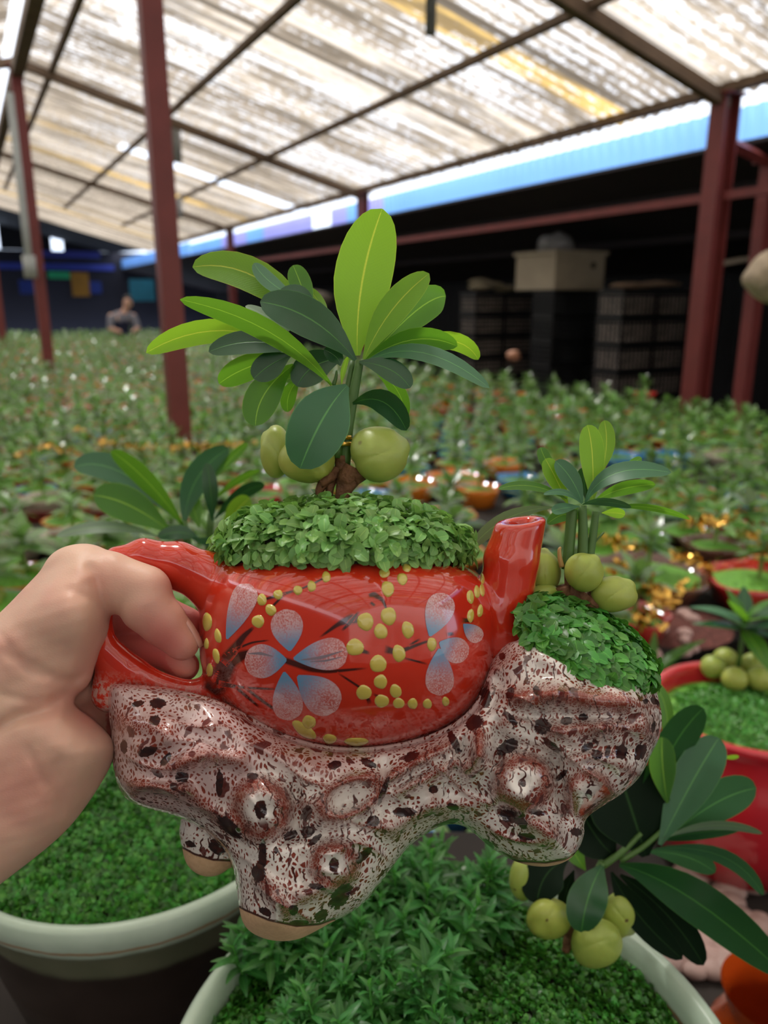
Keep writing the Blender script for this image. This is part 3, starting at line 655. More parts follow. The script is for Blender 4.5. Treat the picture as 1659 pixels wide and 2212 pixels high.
# ---------------------------------------------------------------- field plants
def leaf_strip(L_, w_, droop, n=3, fold=.12):
    """a leaf lying along +x from the origin, rising then drooping"""
    t = np.linspace(0, 1, n+1); wd = w_*np.sin(np.pi*np.clip(t, .04, .985)**.85)**.75; x = L_*t; z = -droop*L_*t**2
    V = []; U = []
    for i in range(n+1):
        for s_ in (-1, 0, 1): V.append((x[i], s_*wd[i], z[i] + abs(s_)*wd[i]*fold)); U.append((.5+.5*s_, t[i]))
    q = [(i*3+j, (i+1)*3+j, (i+1)*3+j+1, i*3+j+1) for i in range(n) for j in (0, 1)]
    return np.array(V), np.array(q), np.array(U)
def rotz(V, a): c, s_ = math.cos(a), math.sin(a); return V @ np.array([[c, s_, 0], [-s_, c, 0], [0, 0, 1]])
def roty(V, a): c, s_ = math.cos(a), math.sin(a); return V @ np.array([[c, 0, s_], [0, 1, 0], [-s_, 0, c]])   # positive lifts +x
def rosette(o, g, R_, hgt, nl=18, base=(0, 0, 0), ns=3, wf=.19):
    for i in range(nl):
        k = i/nl; a = i*2.4 + g.uniform(-.3, .3); el = math.radians(-12 + 82*k**1.3 + g.uniform(-10, 10)); L_ = R_*(1.05 - .4*k)*g.uniform(.8, 1.15)
        V, q, U = leaf_strip(L_, L_*wf*g.uniform(.8, 1.2), g.uniform(.05, .35), ns); V = rotz(roty(V, el), a) + np.array([0, 0, hgt*(.72 + .28*k)]) + np.array(base); o.add(V, [q], U)
def moss_dome(o, R_, H_, n=20, g=None, c=(0, 0, 0)):
    rr = np.linspace(1, 0, 6); pr = [(R_*r, H_*(1-r**2)) for r in rr]; o.lathe(pr, n, c)
POTC = [('orange', (.8, .22, .02)), ('blue', (.04, .26, .6)), ('red', (.5, .03, .025)), ('cream', (.5, .44, .34)), ('green', (.2, .35, .24)), ('brown', (.12, .05, .03))]
POTM = [glaze(n_+'_pot_glaze', c_) for n_, c_ in POTC]
protos = []
for kx in range(8):
    g = np.random.default_rng(100+kx)
    fo = MB(); rosette(fo, g, .105, .13, 17, wf=.23); fo.tube([(0, 0, 0), (.004, .003, .07), (0, 0, .12)], .006, 5, False)
    nu = MB()
    for j in range(3): a = j*2.1+kx; nu.ball((.024*math.cos(a), .024*math.sin(a), .022), (.019, .019, .017), 5)
    mo = MB(); moss_dome(mo, .094, .018)
    po = MB(); po.lathe([(.05, -.055), (.075, -.052), (.098, -.006), (.102, .004), (.096, .005), (.09, -.004)], 20, wob=(lambda th: .05*np.cos(th*5)) if kx % 2 else None)
    protos.append([(m_.build(nm, mt)) for m_, nm, mt in ((fo, 'foliage', LF), (nu, 'nuts', NUT), (mo, 'moss', MG), (po, 'pot', POTM[(0, 0, 2, 5, 3, 0, 1, 4)[kx]]))])
g = np.random.default_rng(5)
blocked = [((.0580, .4845), .30), ((-.308, .841), .29), ((.569, 1.08), .21), ((.82, 1.42), .19)]
BLK2 = []
spots = []; outside = []
row = 0
u = 1.25
while u < 20:
    stp = .2 + .006*u
    for v in np.arange(-3.35, 4.75, stp):
        vv = v + (row % 2)*stp/2 + g.uniform(-.02, .02); uu = u + g.uniform(-.025, .025)
        if vv > 4.5: continue
        p = bw(vv, uu); d = p.y
        if d < 1.33: continue
        a = p.x/d
        out = abs(a) > .58
        if abs(a) > .95 or (a > .3 and d < 1.85) or (a < -.36 and d < 1.95): continue
        if any(math.hypot(p.x-c[0], p.y-c[1]) < r for c, r in blocked): continue
        if any(math.hypot(vv-c[0], uu-c[1]) < .12 for c in ((.98, 4.24), (.84, 10.1), (.62, 16.4))): continue
        (outside if out else spots).append((d, p.x, p.y, vv, uu))
    u += stp*.95; row += 1
spots.sort()
extra = [(.98, .02, .98, 0, 0), (.95, .19, .95, 0, 0), (1.0, -.16, 1.0, 0, 0), (1.16, .10, 1.15, 0, 0), (1.14, .28, 1.14, 0, 0), (1.17, -.08, 1.17, 0, 0)]
# bright coloured shallow pots with lobed rims stand between the rows of the nearer part
CPOT = [(985, 1030, 0, .13), (890, 1045, 0, .11), (1035, 1055, 0, .09), (1125, 1035, 1, .11), (1330, 985, 1, .13), (1440, 985, 1, .13), (1600, 985, 3, .17), (790, 1070, 1, .10), (1090, 1000, 0, .1), (1255, 1005, 2, .12),
        (1370, 1330, 2, .085), (1640, 1250, 2, .15), (30, 1165, 3, .09), (160, 1155, 3, .10), (560, 1065, 2, .13), (40, 900, 2, .1), (170, 880, 2, .1), (90, 820, 2, .1), (1390, 850, 2, .1), (1130, 1130, 4, .09), (1400, 1235, 5, .17), (1545, 1175, 5, .1), (95, 1075, 3, .085), (235, 1090, 3, .07)]
cpos = []
for px, py, ci, r in CPOT:
    p = at(px, py, CAMH-ZB-.08); cpos.append((p[0], p[1], ci, r, px))
def clears(s_):
    for x, y, ci, r, px in cpos:
        dx, dy = s_[1]-x, s_[2]-y
        if math.hypot(dx, dy) < r+.07: return False
        if 900 < px < 1500 and 1.9 < y < 4.4 and -.42 < dy < 0 and abs(dx) < r+.06: return False   # the dark gap in front of the lobed pots
    return True
spots = [s_ for s_ in spots if clears(s_)]
def region(vv, uu, x, y):
    side = 'behind the knuckles' if x/y < -.25 else ('behind the teapot bonsai' if x/y < .08 else ('behind the young bonsai' if x/y < .33 else 'towards the crates'))
    band = 'nearest rows' if y < 2.2 else ('second band of rows' if y < 3.1 else ('middle rows' if y < 4.3 else 'rows by the nearest posts'))
    return 'small leafy potted bonsai in the %s, %s' % (band, side)
NI = 290
for i, (d, x, y, vv, uu) in enumerate(extra + spots[:NI]):
    lb = region(vv, uu, x, y) if i >= len(extra) else 'small leafy bonsai in the gap right behind the celadon pot'; pr = protos[g.integers(8)]
    r = thing('potted_bonsai', (x, y, ZB+.055), lb, 'potted plant', lb.replace('small ', '').replace('bonsai in', 'bonsais in'))
    s_ = g.uniform(.8, 1.1)*(1.12 if d < 2.6 else 1.); r.scale = (s_, s_, 1.); r.rotation_euler = (0, 0, g.uniform(0, 6.28))
    for o_ in pr:
        c = o_.copy(); COL.objects.link(c); c.parent = r
    if i < len(extra): r.scale = (.8, .8, 1)
# beyond: one object for the uncountable rest
far = spots[NI:] + outside
fo = []
for kx in range(6):
    gg = np.random.default_rng(200+kx); m_ = MB(); rosette(m_, gg, .1, .13, 14, ns=2, wf=.25); fo.append((np.concatenate(m_.V), np.concatenate(m_.P[4]), np.concatenate(m_.uv)))
big = MB(); mos = MB()
for d, x, y, vv, uu in far:
    V, q, U = fo[g.integers(6)]; s_ = g.uniform(.9, 1.35); V = rotz(V, g.uniform(0, 6.28))*[s_, s_, g.uniform(.9, 1.2)]; big.add(V + [x, y, ZB+.055], [q], U)
x = tag(big.build('plant_field', LF), 'dense mass of tiny leafy bonsai tops filling the bench to the far end', 'plants', None, 'stuff')
bs = MB()
th = np.arange(12)/12*2*np.pi
for d, x, y, vv, uu in far:
    bs.add(np.concatenate([[(x, y, ZB+.075)], np.stack([x+.095*np.cos(th), y+.095*np.sin(th), 0*th+ZB+.055], 1), np.stack([x+.07*np.cos(th), y+.07*np.sin(th), 0*th+ZB], 1)]),
           [[(0, 1+i, 1+(i+1) % 12) for i in range(12)], [(13+i, 13+(i+1) % 12, 1+(i+1) % 12, 1+i) for i in range(12)]], m=int(g.choice([0, 0, 0, 1, 1, 2, 3, 1])))
tag(bs.build('moss_cushions', [MG, POTM[0], POTM[2], POTM[3]]), 'green moss cushions in small pots under the distant plant tops', 'moss', None, 'stuff')
for pr in protos:
    for o_ in pr: bpy.data.objects.remove(o_)
# coloured pots as things
cl = {0: 'orange', 1: 'blue', 2: 'red', 3: 'cream white', 4: 'pale green', 5: 'brown'}
cdesc = ['largest orange lobed pot in the row behind the held bonsai fruit', 'orange lobed pot closest to the right fruit of the held bonsai', 'small orange lobed pot at the end of the orange row', 'blue lobed pot between the orange pots and the young bonsai', 'blue lobed pot behind the tall leaves of the young bonsai', 'blue lobed pot beside the big pale pot', 'big pale grey white pot at the edge of the dark gap', 'blue pot under the held bonsai, behind its moss', 'orange pot half hidden by leaves behind the others', 'red pot peeping behind the young bonsai leaves',
         'red star shaped pot rim with gold tinsel beside the held moss', 'glossy red pot partly behind the plant in the crimson pot', 'cream pot on the dark red crate at the far left edge', 'yellowish cream pot over the hand, on the dark red crate', 'red pot beside the left green plant, under the fruits', 'red pot among the leaves at the far left', 'dull red pot in the field before the nearest post', 'red pot far left behind others', 'red pot close to the foot of the beam post', 'pale green pot behind the red spout', 'wide brown moss pot between the young bonsai nuts and the star pot', 'brown pot of pale moss before the glossy red pot', 'cream pot behind the tray pots, above the knuckles', 'small cream pot beside the left green plant']
for (x, y, ci, r, px), ds in zip(cpos, cdesc):
    t_ = thing('flower_pot', (x, y, ZB), ds, 'pot', 'coloured pots in the field'); h = .085
    o = MB(); o.lathe([(r*.6, .0), (r*.8, .01), (r*.95, h*.7), (r*1.06, h), (r*1.0, h+.004), (r*.9, h*.7), (r*.8, h*.62)], 60, (x, y, ZB), wob=lambda th: .09*np.cos(th*5+px)); o.build('bowl', POTM[ci], t_)
    o = MB(); moss_dome(o, r*.92, .022, 24, c=(x, y, ZB+h*.72)); o.build('moss', MG, t_)
    gg = np.random.default_rng(int(px)); o = MB(); rosette(o, gg, .1, .13, 18, base=(x, y, ZB+h*.8)); o.tube([(x, y, ZB+h*.8), (x, y, ZB+h*.8+.12)], .007, 6, False); o.build('foliage', LF, t_)
# gold tinsel: strings of small curled metal flakes
def tinsel(pts, label, h=.74, n=90, r=.012):
    n = int(n*1.4); r = r*1.15; h = h - .07 if pts[0][1] < 1000 else h - .03
    P = np.array([at(px, py, h) for px, py in pts]); o = MB(); gg = np.random.default_rng(len(label))
    seg = np.linspace(0, len(P)-1.001, n)
    for s_ in seg:
        i = int(s_); c = P[i] + (P[i+1]-P[i])*(s_-i) + gg.normal(size=3)*[.012, .012, .008]; a = gg.normal(size=3); a /= np.linalg.norm(a); b_ = np.cross(a, gg.normal(size=3)); b_ /= np.linalg.norm(b_); l = r*gg.uniform(.5, 1.3)
        o.add([c-a*l-b_*l*.4, c+a*l-b_*l*.4, c+a*l+b_*l*.4+np.cross(a, b_)*l*.3, c-a*l+b_*l*.4], [[(0, 1, 2, 3)]])
    o.tube(P, .0015, 5); tag(o.build('gold_tinsel', GOLD, smooth=False), label, 'tinsel')
tinsel([(170, 928), (225, 955), (310, 972), (400, 960), (470, 965), (560, 955)], 'gold tinsel string winding through the plants above the left green plant', .72, 130)
tinsel([(40, 985), (100, 960), (150, 980)], 'short gold tinsel piece at the left among pale pots', .72, 40)
tinsel([(1310, 1165), (1350, 1175), (1400, 1182)], 'gold tinsel behind the stems of the young bonsai', .74, 34)
tinsel([(1320, 1232), (1350, 1222), (1390, 1270), (1430, 1275), (1500, 1275)], 'gold tinsel lying over the red star pot', .72, 60)
tinsel([(1460, 1200), (1490, 1205), (1545, 1235)], 'gold tinsel on the moss before the small moss mounds', .74, 34)
tinsel([(1610, 1150), (1640, 1170), (1655, 1190)], 'gold tinsel at the rim of the glossy red pot', .72, 34)
tinsel([(1370, 1330), (1400, 1345), (1425, 1300), (1450, 1290)], 'loose gold tinsel inside the red star pot', .72, 40)
tinsel([(1490, 1130), (1535, 1128), (1590, 1120)], 'gold tinsel glinting between the right hand rows', .7, 30)
# bark, pale stones and a shoot in the gap beside the crimson pot
p = at(1450, 1345, .855); o = MB(); moss_dome(o, .16, .03, 28, c=(p[0], p[1], ZB)); tag(o.build('bark_mulch', plain('red_brown_bark', (.16, .05, .04), .9, var=.6, sc=60, bump=1.)), 'low heap of red brown bark between the star pot and the crimson pot', 'mulch', None, 'stuff')
gs = np.random.default_rng(77); PK = plain('pinkish_stone', (.55, .36, .33), .6, var=.3, sc=30)
for i in range(16):
    q_ = at(gs.uniform(1395, 1500), gs.uniform(1310, 1440), .83); V, q = uvs(6); o = MB(); r_ = gs.uniform(.012, .02); o.add(V*[r_*1.2, r_, r_*.8] + q_, [q]); tag(o.build('stone', PK), 'pinkish white stone on the bark beside the crimson pot', 'stone', 'stones on the bark')
q_ = at(1405, 1460, .84); sh = thing('leafy_shoot', q_, 'light green blade leaved shoot rising between the held moss and the crimson pot', 'shoot')
for a, e, l in ((.35, 38, .16), (.1, 22, .13), (1.2, 60, .11), (2.2, 50, .09)):
    V, q, U = leaf_strip(l, l*.1, .25, 8, .25); o = MB(); o.add(rotz(roty(V, math.radians(e)), a) + q_, [q], U); o.build('leaf', LM, sh)
# dark red crate at left
p = at(60, 1185, CAMH-ZB-.04); o = MB(); cx, cy = p[0]-.12, p[1]+.05
rc = thing('seedling_tray', (cx, cy, ZB), 'dark red plastic tray edge beyond the knuckles at the left', 'tray')
for a in ((-.35, 0, 0, .3, .012, .075), (-.35, .3, 0, .3, .312, .075), (-.362, 0, 0, -.35, .312, .075), (.3, 0, 0, .312, .312, .075)): o.box((cx+a[0], cy+a[1], ZB+a[2]), (cx+a[3], cy+a[4], ZB+a[5]))
o.build('rim', plain('dark_red_plastic', (.16, .012, .012), .45), rc, smooth=False)
o = MB(); o.box((cx-.35, cy+.012, ZB), (cx+.3, cy+.3, ZB+.03)); o.build('soil', SOIL, rc, smooth=False)
# ---------------------------------------------------------------- big leaf builder (grid coordinates)
def leaf(o, base, tip, mid=None, hw=20, z=(0, 0, 0), slant=.35, fold=.18, d0=D0, curl=0., n=14, m=7, pet=.10, w0=.16):
    b = np.array(base, float); t_ = np.array(tip, float); c = (b+t_)/2 if mid is None else np.array(mid, float)
    k = 2*c - .5*(b+t_); t = ((1-np.cos(np.linspace(0, np.pi, n+1)))/2*.75 + .25*np.linspace(0, 1, n+1))[:, None]; P = (1-t)**2*b + 2*t*(1-t)*k + t*t*t_; T = np.gradient(P, axis=0); T /= np.linalg.norm(T, axis=1)[:, None]
    Nn = np.stack([-T[:, 1], T[:, 0]], 1); z0, z1, z2 = z; kz = 2*z1 - .5*(z0+z2); tt = t[:, 0]; zz = (1-tt)**2*z0 + 2*tt*(1-tt)*kz + tt*tt*z2
    tm = .56; pr = np.where(tt < tm, np.sin(np.pi/2*np.clip(tt/tm, 0, 1))**1.15*(1-w0*.6) + w0*.6, np.sqrt(np.clip(1-np.clip((tt-tm)/(1-tm), 0, 1)**2.3, 0, 1))); wd = np.maximum(hw*pr, hw*.03) 
    s_ = np.linspace(-1, 1, m); V = []; U = []
    for i in range(n+1):
        for s in s_:
            q = P[i] + Nn[i]*wd[i]*s; V.append((q[0], q[1], zz[i] + s*wd[i]*slant - abs(s)**1.4*wd[i]*fold + curl*wd[i]*math.sin(tt[i]*9+s*2)*.1)); U.append((.5+.5*s, tt[i]))
    q = [(i*m+j, i*m+j+1, (i+1)*m+j+1, (i+1)*m+j) for i in range(n) for j in range(m-1)]
    o.add(world(np.array(V), d0), [q], U)
def ball_px(o, c, r, d0=D0, n=14, lumpy=.05, seed=0, nub=None):
    V, q = uvs(n); g_ = np.random.default_rng(seed); k = g_.normal(size=(6, 3))*1.8; ph = g_.uniform(0, 6, 6); d = 1 + lumpy*np.sin(V @ k.T + ph).sum(1)/2
    if nub is not None:
        nb = np.array(nub, float); nb /= np.linalg.norm(nb); cs = V @ nb; d += .16*np.exp(-((1-cs)/.035)) ; d -= .03*np.exp(-((1-cs-.12)/.05)**2)
        sd = np.cross(nb, (0, 0, 1.)); d -= .035*np.exp(-(V @ (sd/np.linalg.norm(sd))/.07)**2)*(V[:, 2] < .3)
    V = V*d[:, None]*np.array(r) + np.array(c); o.add(world(V, d0), [q])
def tube_px(o, pts, d0=D0, n=10):
    P = np.array(pts, float); k = len(P); t = np.linspace(0, k-1, (k-1)*5+1); Q = np.stack([np.interp(t, np.arange(k), P[:, i]) for i in range(4)], 1)
    for _ in range(3): Q[1:-1] = .25*Q[:-2] + .5*Q[1:-1] + .25*Q[2:]
    o.tube(world(Q[:, :3], d0), Q[:, 3]*d0/FPX*(1+Q[:, 2]*0), n)
def root_at(name, x, y, z, label, cat, d0=D0, group=None):
    return thing(name, Vector(world(np.array([x, y, z]), d0)), label, cat, group)

# ---------------------------------------------------------------- ceramic planter: stump and teapot
planter = root_at('ceramic_planter', 620, 2030, 0, 'glossy ceramic planter held in the hand: red painted teapot on a mottled tree stump', 'planter')
H = 4.0
TC = (752, 1402, 10); TR = (322, 222, 285)
def teapot_body(G):
    X, Y, Zz = G; x = (X-TC[0]); y = (Y-TC[1]); zz = (Zz-TC[2]); y = y - .03*x
    q = np.sqrt((x/TR[0])**2 + (zz/TR[2])**2); yy = np.abs(y)/np.where(y < 0, 212., 222.); n = np.where(y < 0, 3.8, 2.15)
    return ((q**n + yy**n)**(1/n) - 1)*200.
ax, G = grid((170, 1090, -310), (1215, 1645, 320), H)
F = teapot_body(G).astype(np.float32)
Hd = chain(G, [(520, 1265, 0, 50), (450, 1250, 0, 56), (385, 1222, 0, 50), (310, 1205, 0, 40), (255, 1215, 0, 32), (222, 1280, 0, 30), (208, 1350, 0, 32), (225, 1405, 0, 34), (285, 1455, 0, 36), (360, 1486, 0, 26), (430, 1500, 0, 28), (500, 1505, 0, 34)], 14)
F = smin(F, Hd, 26)
F = smin(F, cone(G, (245, 1430, 10), (235, 1500, 20), 38, 40), 20)
Sp = chain(G, [(1080, 1400, 10, 56), (1092, 1310, 10, 57), (1105, 1210, 5, 60), (1128, 1120, 0, 52)], 8)
cut = (1128 - G[1]) - (G[0]-1128)*.12*0 + .12*(1180-G[0])*0 - 6 + .10*(G[0]-1128)*0
Sp = smax(Sp, 1124 + (1128-G[0])*.10 - G[2]*.22 - G[1], 8)
F = smin(F, Sp, 14)
inner = chain(G, [(1133, 1085, 0, 32), (1122, 1140, 0, 22), (1108, 1220, 0, 12)], 6)
inner = np.maximum(inner, np.abs(G[2]) - 26)
F = smax(F, -inner, 5)
# hollowed opening under the moss
op = np.sqrt(((G[0]-738)/238)**2 + ((G[2]-10)/198)**2) - 1
F = smax(F, -np.maximum(op*200, G[1]-1240), 8)
V, Q = surfnet(F, ax); V[:, 0:3] += 0
NB = len(V)
TW = world(V); tbvh = BVHTree.FromPolygons([tuple(p) for p in TW], [tuple(int(i) for i in q) for q in Q])
# outline of the red area above the stump
OUTL = smooth_closed([(430, 1150), (1180, 1150), (1150, 1390), (1075, 1400), (1062, 1470), (1030, 1535), (975, 1578), (905, 1606), (820, 1622), (740, 1625), (660, 1612), (590, 1585), (530, 1552), (475, 1522), (400, 1502), (340, 1492), (235, 1482), (150, 1470), (150, 1150)], 3)
dO = poly_sd(V[:, 0][:, None].astype(np.float32), V[:, 1][:, None].astype(np.float32), OUTL)[:, 0]
o = MB(); fringe = np.exp(-np.clip(-dO, 0, 99)/14.) * (V[:, 1] > 1450)
o.add(TW, [Q], paint=np.zeros((NB, 4)), stipple=np.zeros(NB), fringe=fringe)
def proj(P, off):
    R = []; 
    for x, y in P:
        d = Vector(world(np.array([x, y, 0.]))) - Vector(CP); d.normalize(); h = tbvh.ray_cast(Vector(CP), d)
        if h[0] is None: return None
        nn = h[1] if h[1].dot(d) < 0 else -h[1]
        R.append(h[0] + nn*off*PS if np.isscalar(off) else h[0] + nn*off[len(R)]*PS)
    return np.array([tuple(r) for r in R])
C2 = lambda x, y: (400 + x/2.074, 1050 + y/2.074)
def dot(cx, cy, rx, ry, rot=0, col=(.56, .46, .09)):
    cx, cy = C2(cx, cy); rx /= 2.074; ry /= 2.074; n = 16; rings = [(1.0, -.6), (.93, 1.2), (.75, 2.6), (.4, 3.3)]; P = []; of = []
    c_, s_ = math.cos(rot), math.sin(rot)
    for r, h in rings:
        for i in range(n): a = i/n*2*np.pi; x = rx*r*math.cos(a); y = ry*r*math.sin(a)*(1+.08*math.sin(3*a+cx)); P.append((cx+x*c_-y*s_, cy+x*s_+y*c_)); of.append(h)
    P.append((cx, cy)); of.append(3.2); W = proj(P, of)
    if W is None: return
    q = [(k*n+i, k*n+(i+1) % n, (k+1)*n+(i+1) % n, (k+1)*n+i) for k in range(3) for i in range(n)]; t = [(3*n+i, 3*n+(i+1) % n, 4*n) for i in range(n)]
    o.add(W, [q, t], paint=np.tile([*col, 1.], (len(W), 1)), stipple=np.zeros(len(W)))
def petal(bx, by, tx, ty, hw):
    b = np.array(C2(bx, by)); t_ = np.array(C2(tx, ty)); hw /= 2.074; ax_ = t_-b; Ln = np.linalg.norm(ax_); ax_ /= Ln; nn = np.array([-ax_[1], ax_[0]]); n, m = 16, 11; P = []; c = []; st = []; k = Ln - hw
    for i in range(n+1):
        t = i/n; d = t*Ln; wv = hw*(min(1, d/k)**1.0*.96+.04*0) if d < k else hw*math.sqrt(max(0, 1-((d-k)/hw)**2)); wv = hw*.06 + .94*wv if i < n else hw*.12
        if d < k: wv = hw*(.07 + .93*math.sin(d/k*math.pi/2)**.95)
        for j in range(m):
            s = -1 + 2*j/(m-1); p = b + ax_*d + nn*wv*s; P.append(p); w_ = math.exp(-(t/.5)**2.4)
            c.append(np.array([.70, .44, .44])*(1-w_) + np.array([.07, .30, .50])*w_); st.append(.75*(1-w_)*(.55 + .45*(1-abs(s))) + .12)
    W = proj(P, .8)
    if W is None: return
    o.add(W, [[(i*m+j, i*m+j+1, (i+1)*m+j+1, (i+1)*m+j) for i in range(n) for j in range(m-1)]], paint=np.c_[np.array(c), np.full(len(W), .93)], stipple=np.array(st))
def branch(pts, lift=.35, dens=.95, wash=False):
    P = np.array([(*C2(x, y), w_/2.074/2) for x, y, w_ in pts]); k = len(P); t = np.linspace(0, k-1, (k-1)*6+1); P = np.stack([np.interp(t, np.arange(k), P[:, i]) for i in range(3)], 1)
    for _ in range(2): P[1:-1, :2] = .25*P[:-2, :2] + .5*P[1:-1, :2] + .25*P[2:, :2]
    T = np.gradient(P[:, :2], axis=0); T /= np.linalg.norm(T, axis=1)[:, None]; Nn = np.stack([-T[:, 1], T[:, 0]], 1); R = []; al = []
    for i in range(len(P)):
        e = min(1, min(i, len(P)-1-i)/1.5)
        for s, a in ((-1., 1), (-.5, 1), (0, 1), (.5, 1), (1., 1)) if wash else ((-1.5, 0), (-.8, 1), (0, 1), (.8, 1), (1.5, 0)): R.append(P[i, :2] + Nn[i]*P[i, 2]*s); al.append(.93 if wash else a*dens*e)
    W = proj(R, lift)
    if W is None: return
    o.add(W, [[(i*5+j, i*5+j+1, (i+1)*5+j+1, (i+1)*5+j) for i in range(len(P)-1) for j in range(4)]], paint=np.c_[np.tile([.2, .19, .23] if wash else [.03, .006, .005], (len(W), 1)), al], stipple=np.zeros(len(W)))
for b_ in ([(110, 930, 60), (135, 890, 90), (165, 835, 90), (200, 785, 60), (290, 745, 26), (370, 755, 18), (460, 785, 24), (560, 818, 26), (640, 832, 14), (820, 815, 7)],
           [(165, 790, 40), (225, 722, 34), (265, 670, 22), (310, 630, 10)], [(150, 885, 22), (260, 903, 10), (420, 910, 7)], [(225, 900, 12), (280, 945, 12), (335, 993, 8)], [(265, 900, 12), (370, 980, 12), (480, 1045, 10)],
           [(215, 735, 10), (300, 700, 8), (380, 690, 5)], [(600, 680, 6), (690, 615, 18), (745, 595, 40), (800, 600, 20)], [(700, 650, 8), (740, 610, 16), (780, 560, 8)], [(820, 492, 12), (845, 485, 22), (885, 510, 14), (905, 560, 6)], [(835, 535, 20), (845, 522, 20)],
           [(680, 835, 7), (800, 912, 10), (830, 978, 18)], [(840, 930, 9), (905, 962, 9)], [(890, 730, 30), (950, 745, 20), (1030, 715, 12), (1100, 690, 8)], [(970, 768, 8), (1090, 798, 8)], [(1000, 715, 8), (1055, 683, 8)], [(1235, 602, 22), (1295, 602, 10)],
           [(340, 512, 8), (420, 490, 14), (500, 466, 8)], [(505, 466, 6), (570, 440, 8), (635, 405, 6)], [(380, 555, 6), (400, 530, 10), (450, 480, 6)], [(950, 420, 7), (1000, 350, 9), (1050, 325, 6), (1100, 315, 4)], [(780, 735, 20), (830, 750, 10)], [(1170, 665, 14), (1205, 660, 12)]):
    branch(b_)
for p_ in ((188, 685, 292, 440, 58), (470, 738, 448, 552, 72), (455, 778, 268, 788, 76), (487, 772, 727, 742, 72), (445, 832, 468, 1048, 68), (505, 850, 680, 1000, 82), (1095, 672, 1165, 482, 64), (1138, 700, 1265, 760, 58), (1138, 728, 1140, 937, 64), (1245, 618, 1325, 690, 38)):
    petal(*p_)
branch([(520, 778, 3), (610, 768, 15), (705, 738, 3)], 1.4, wash=True); branch([(560, 786, 3), (630, 782, 9), (700, 765, 3)], 1.4, wash=True); branch([(285, 750, 3), (340, 748, 13), (395, 762, 3)], 1.4, wash=True)
for d_ in ((632,407,20,26),(567,449,20,26),(505,466,21,22),(416,486,22,23),(344,510,22,28),(384,555,24,28,-.5),(326,606,29,30),(99,608,22,43),(57,622,10,34),(147,672,15,34,-.2),(96,707,10,26),(140,760,15,36,-.2),(110,826,15,32),(65,755,7,20),
           (1042,331,24,18),(1087,327,24,18,.3),(993,362,21,24),(893,388,25,24),(973,416,24,28,-.3),(908,460,29,37,-.2),(911,582,36,42,-.1),(807,607,38,42,-.2),(876,652,31,36,-.3),(998,644,28,40,-.2),(761,723,41,39),(958,750,30,40,-.2),(865,797,39,40),(1105,708,22,32),(875,877,31,33),(801,925,36,34),(943,919,27,32,-.3),(881,963,34,30),(957,973,27,24),(1019,975,23,25),(1085,976,21,23),(1167,965,17,22),
           (1277,496,16,32,-.1),(1307,474,13,30,-.1),(1330,466,11,30,-.1),(1332,415,9,25,-.1),(1333,373,7,18,-.3),(1321,560,12,30,.1),(1278,581,15,32,.1),(555,1058,32,32),(533,1093,66,27,.62),(648,1133,32,23,.1),(767,1145,57,19)):
    dot(*d_)
tp = o.build('teapot', TEA, planter); tag(tp, 'glossy red teapot with painted blue pink petals, black twigs and yellow dots')
for _p in tp.data.polygons: pass

# the stump
SIL = [(233, 1470), (234, 1540), (242, 1600), (243, 1655), (254, 1702), (276, 1732), (320, 1748), (372, 1760), (410, 1775), (448, 1800), (482, 1830), (502, 1865), (510, 1910), (516, 1960), (524, 1995), (545, 2018), (590, 2034), (640, 2032), (682, 2012), (712, 1994), (755, 1975), (800, 1940), (838, 1885), (880, 1830), (920, 1800), (965, 1778), (1008, 1784), (1045, 1820), (1085, 1848), (1130, 1868), (1180, 1874), (1225, 1862), (1250, 1836), (1264, 1800), (1262, 1768), (1300, 1742), (1345, 1715), (1385, 1678), (1405, 1632), (1428, 1590), (1431, 1540), (1418, 1492), (1412, 1440), (1390, 1385), (1345, 1340), (1285, 1310), (1200, 1300), (1130, 1330), (1090, 1385), (1060, 1420), (980, 1470), (800, 1520), (640, 1500), (520, 1460), (400, 1470), (300, 1468)]
SILs = smooth_closed(SIL, 2)
ax, G = grid((195, 1265, -330), (1465, 2065, 330), H)
X2, Y2 = np.meshgrid(ax[0], ax[1], indexing='ij')
d2 = -poly_sd(X2, Y2, SILs)
dd = np.clip(d2, 0, 150)/150; prof = np.sqrt(1-(1-dd)**2)
TF = 175 + 25*np.exp(-((X2-600)/200)**2) + 20*np.exp(-((X2-1150)/150)**2)
def cap2(a, b):
    a = np.array(a, float); b = np.array(b, float); e = b-a; t = np.clip(((X2-a[0])*e[0] + (Y2-a[1])*e[1])/(e@e+1e-9), 0, 1); return np.sqrt((X2-a[0]-t*e[0])**2 + (Y2-a[1]-t*e[1])**2)
def capV(v, a, b):
    a = np.array(a, float); b = np.array(b, float); e = b-a; t = np.clip(((v[:, 0]-a[0])*e[0] + (v[:, 1]-a[1])*e[1])/(e@e+1e-9), 0, 1); return np.sqrt((v[:, 0]-a[0]-t*e[0])**2 + (v[:, 1]-a[1]-t*e[1])**2)
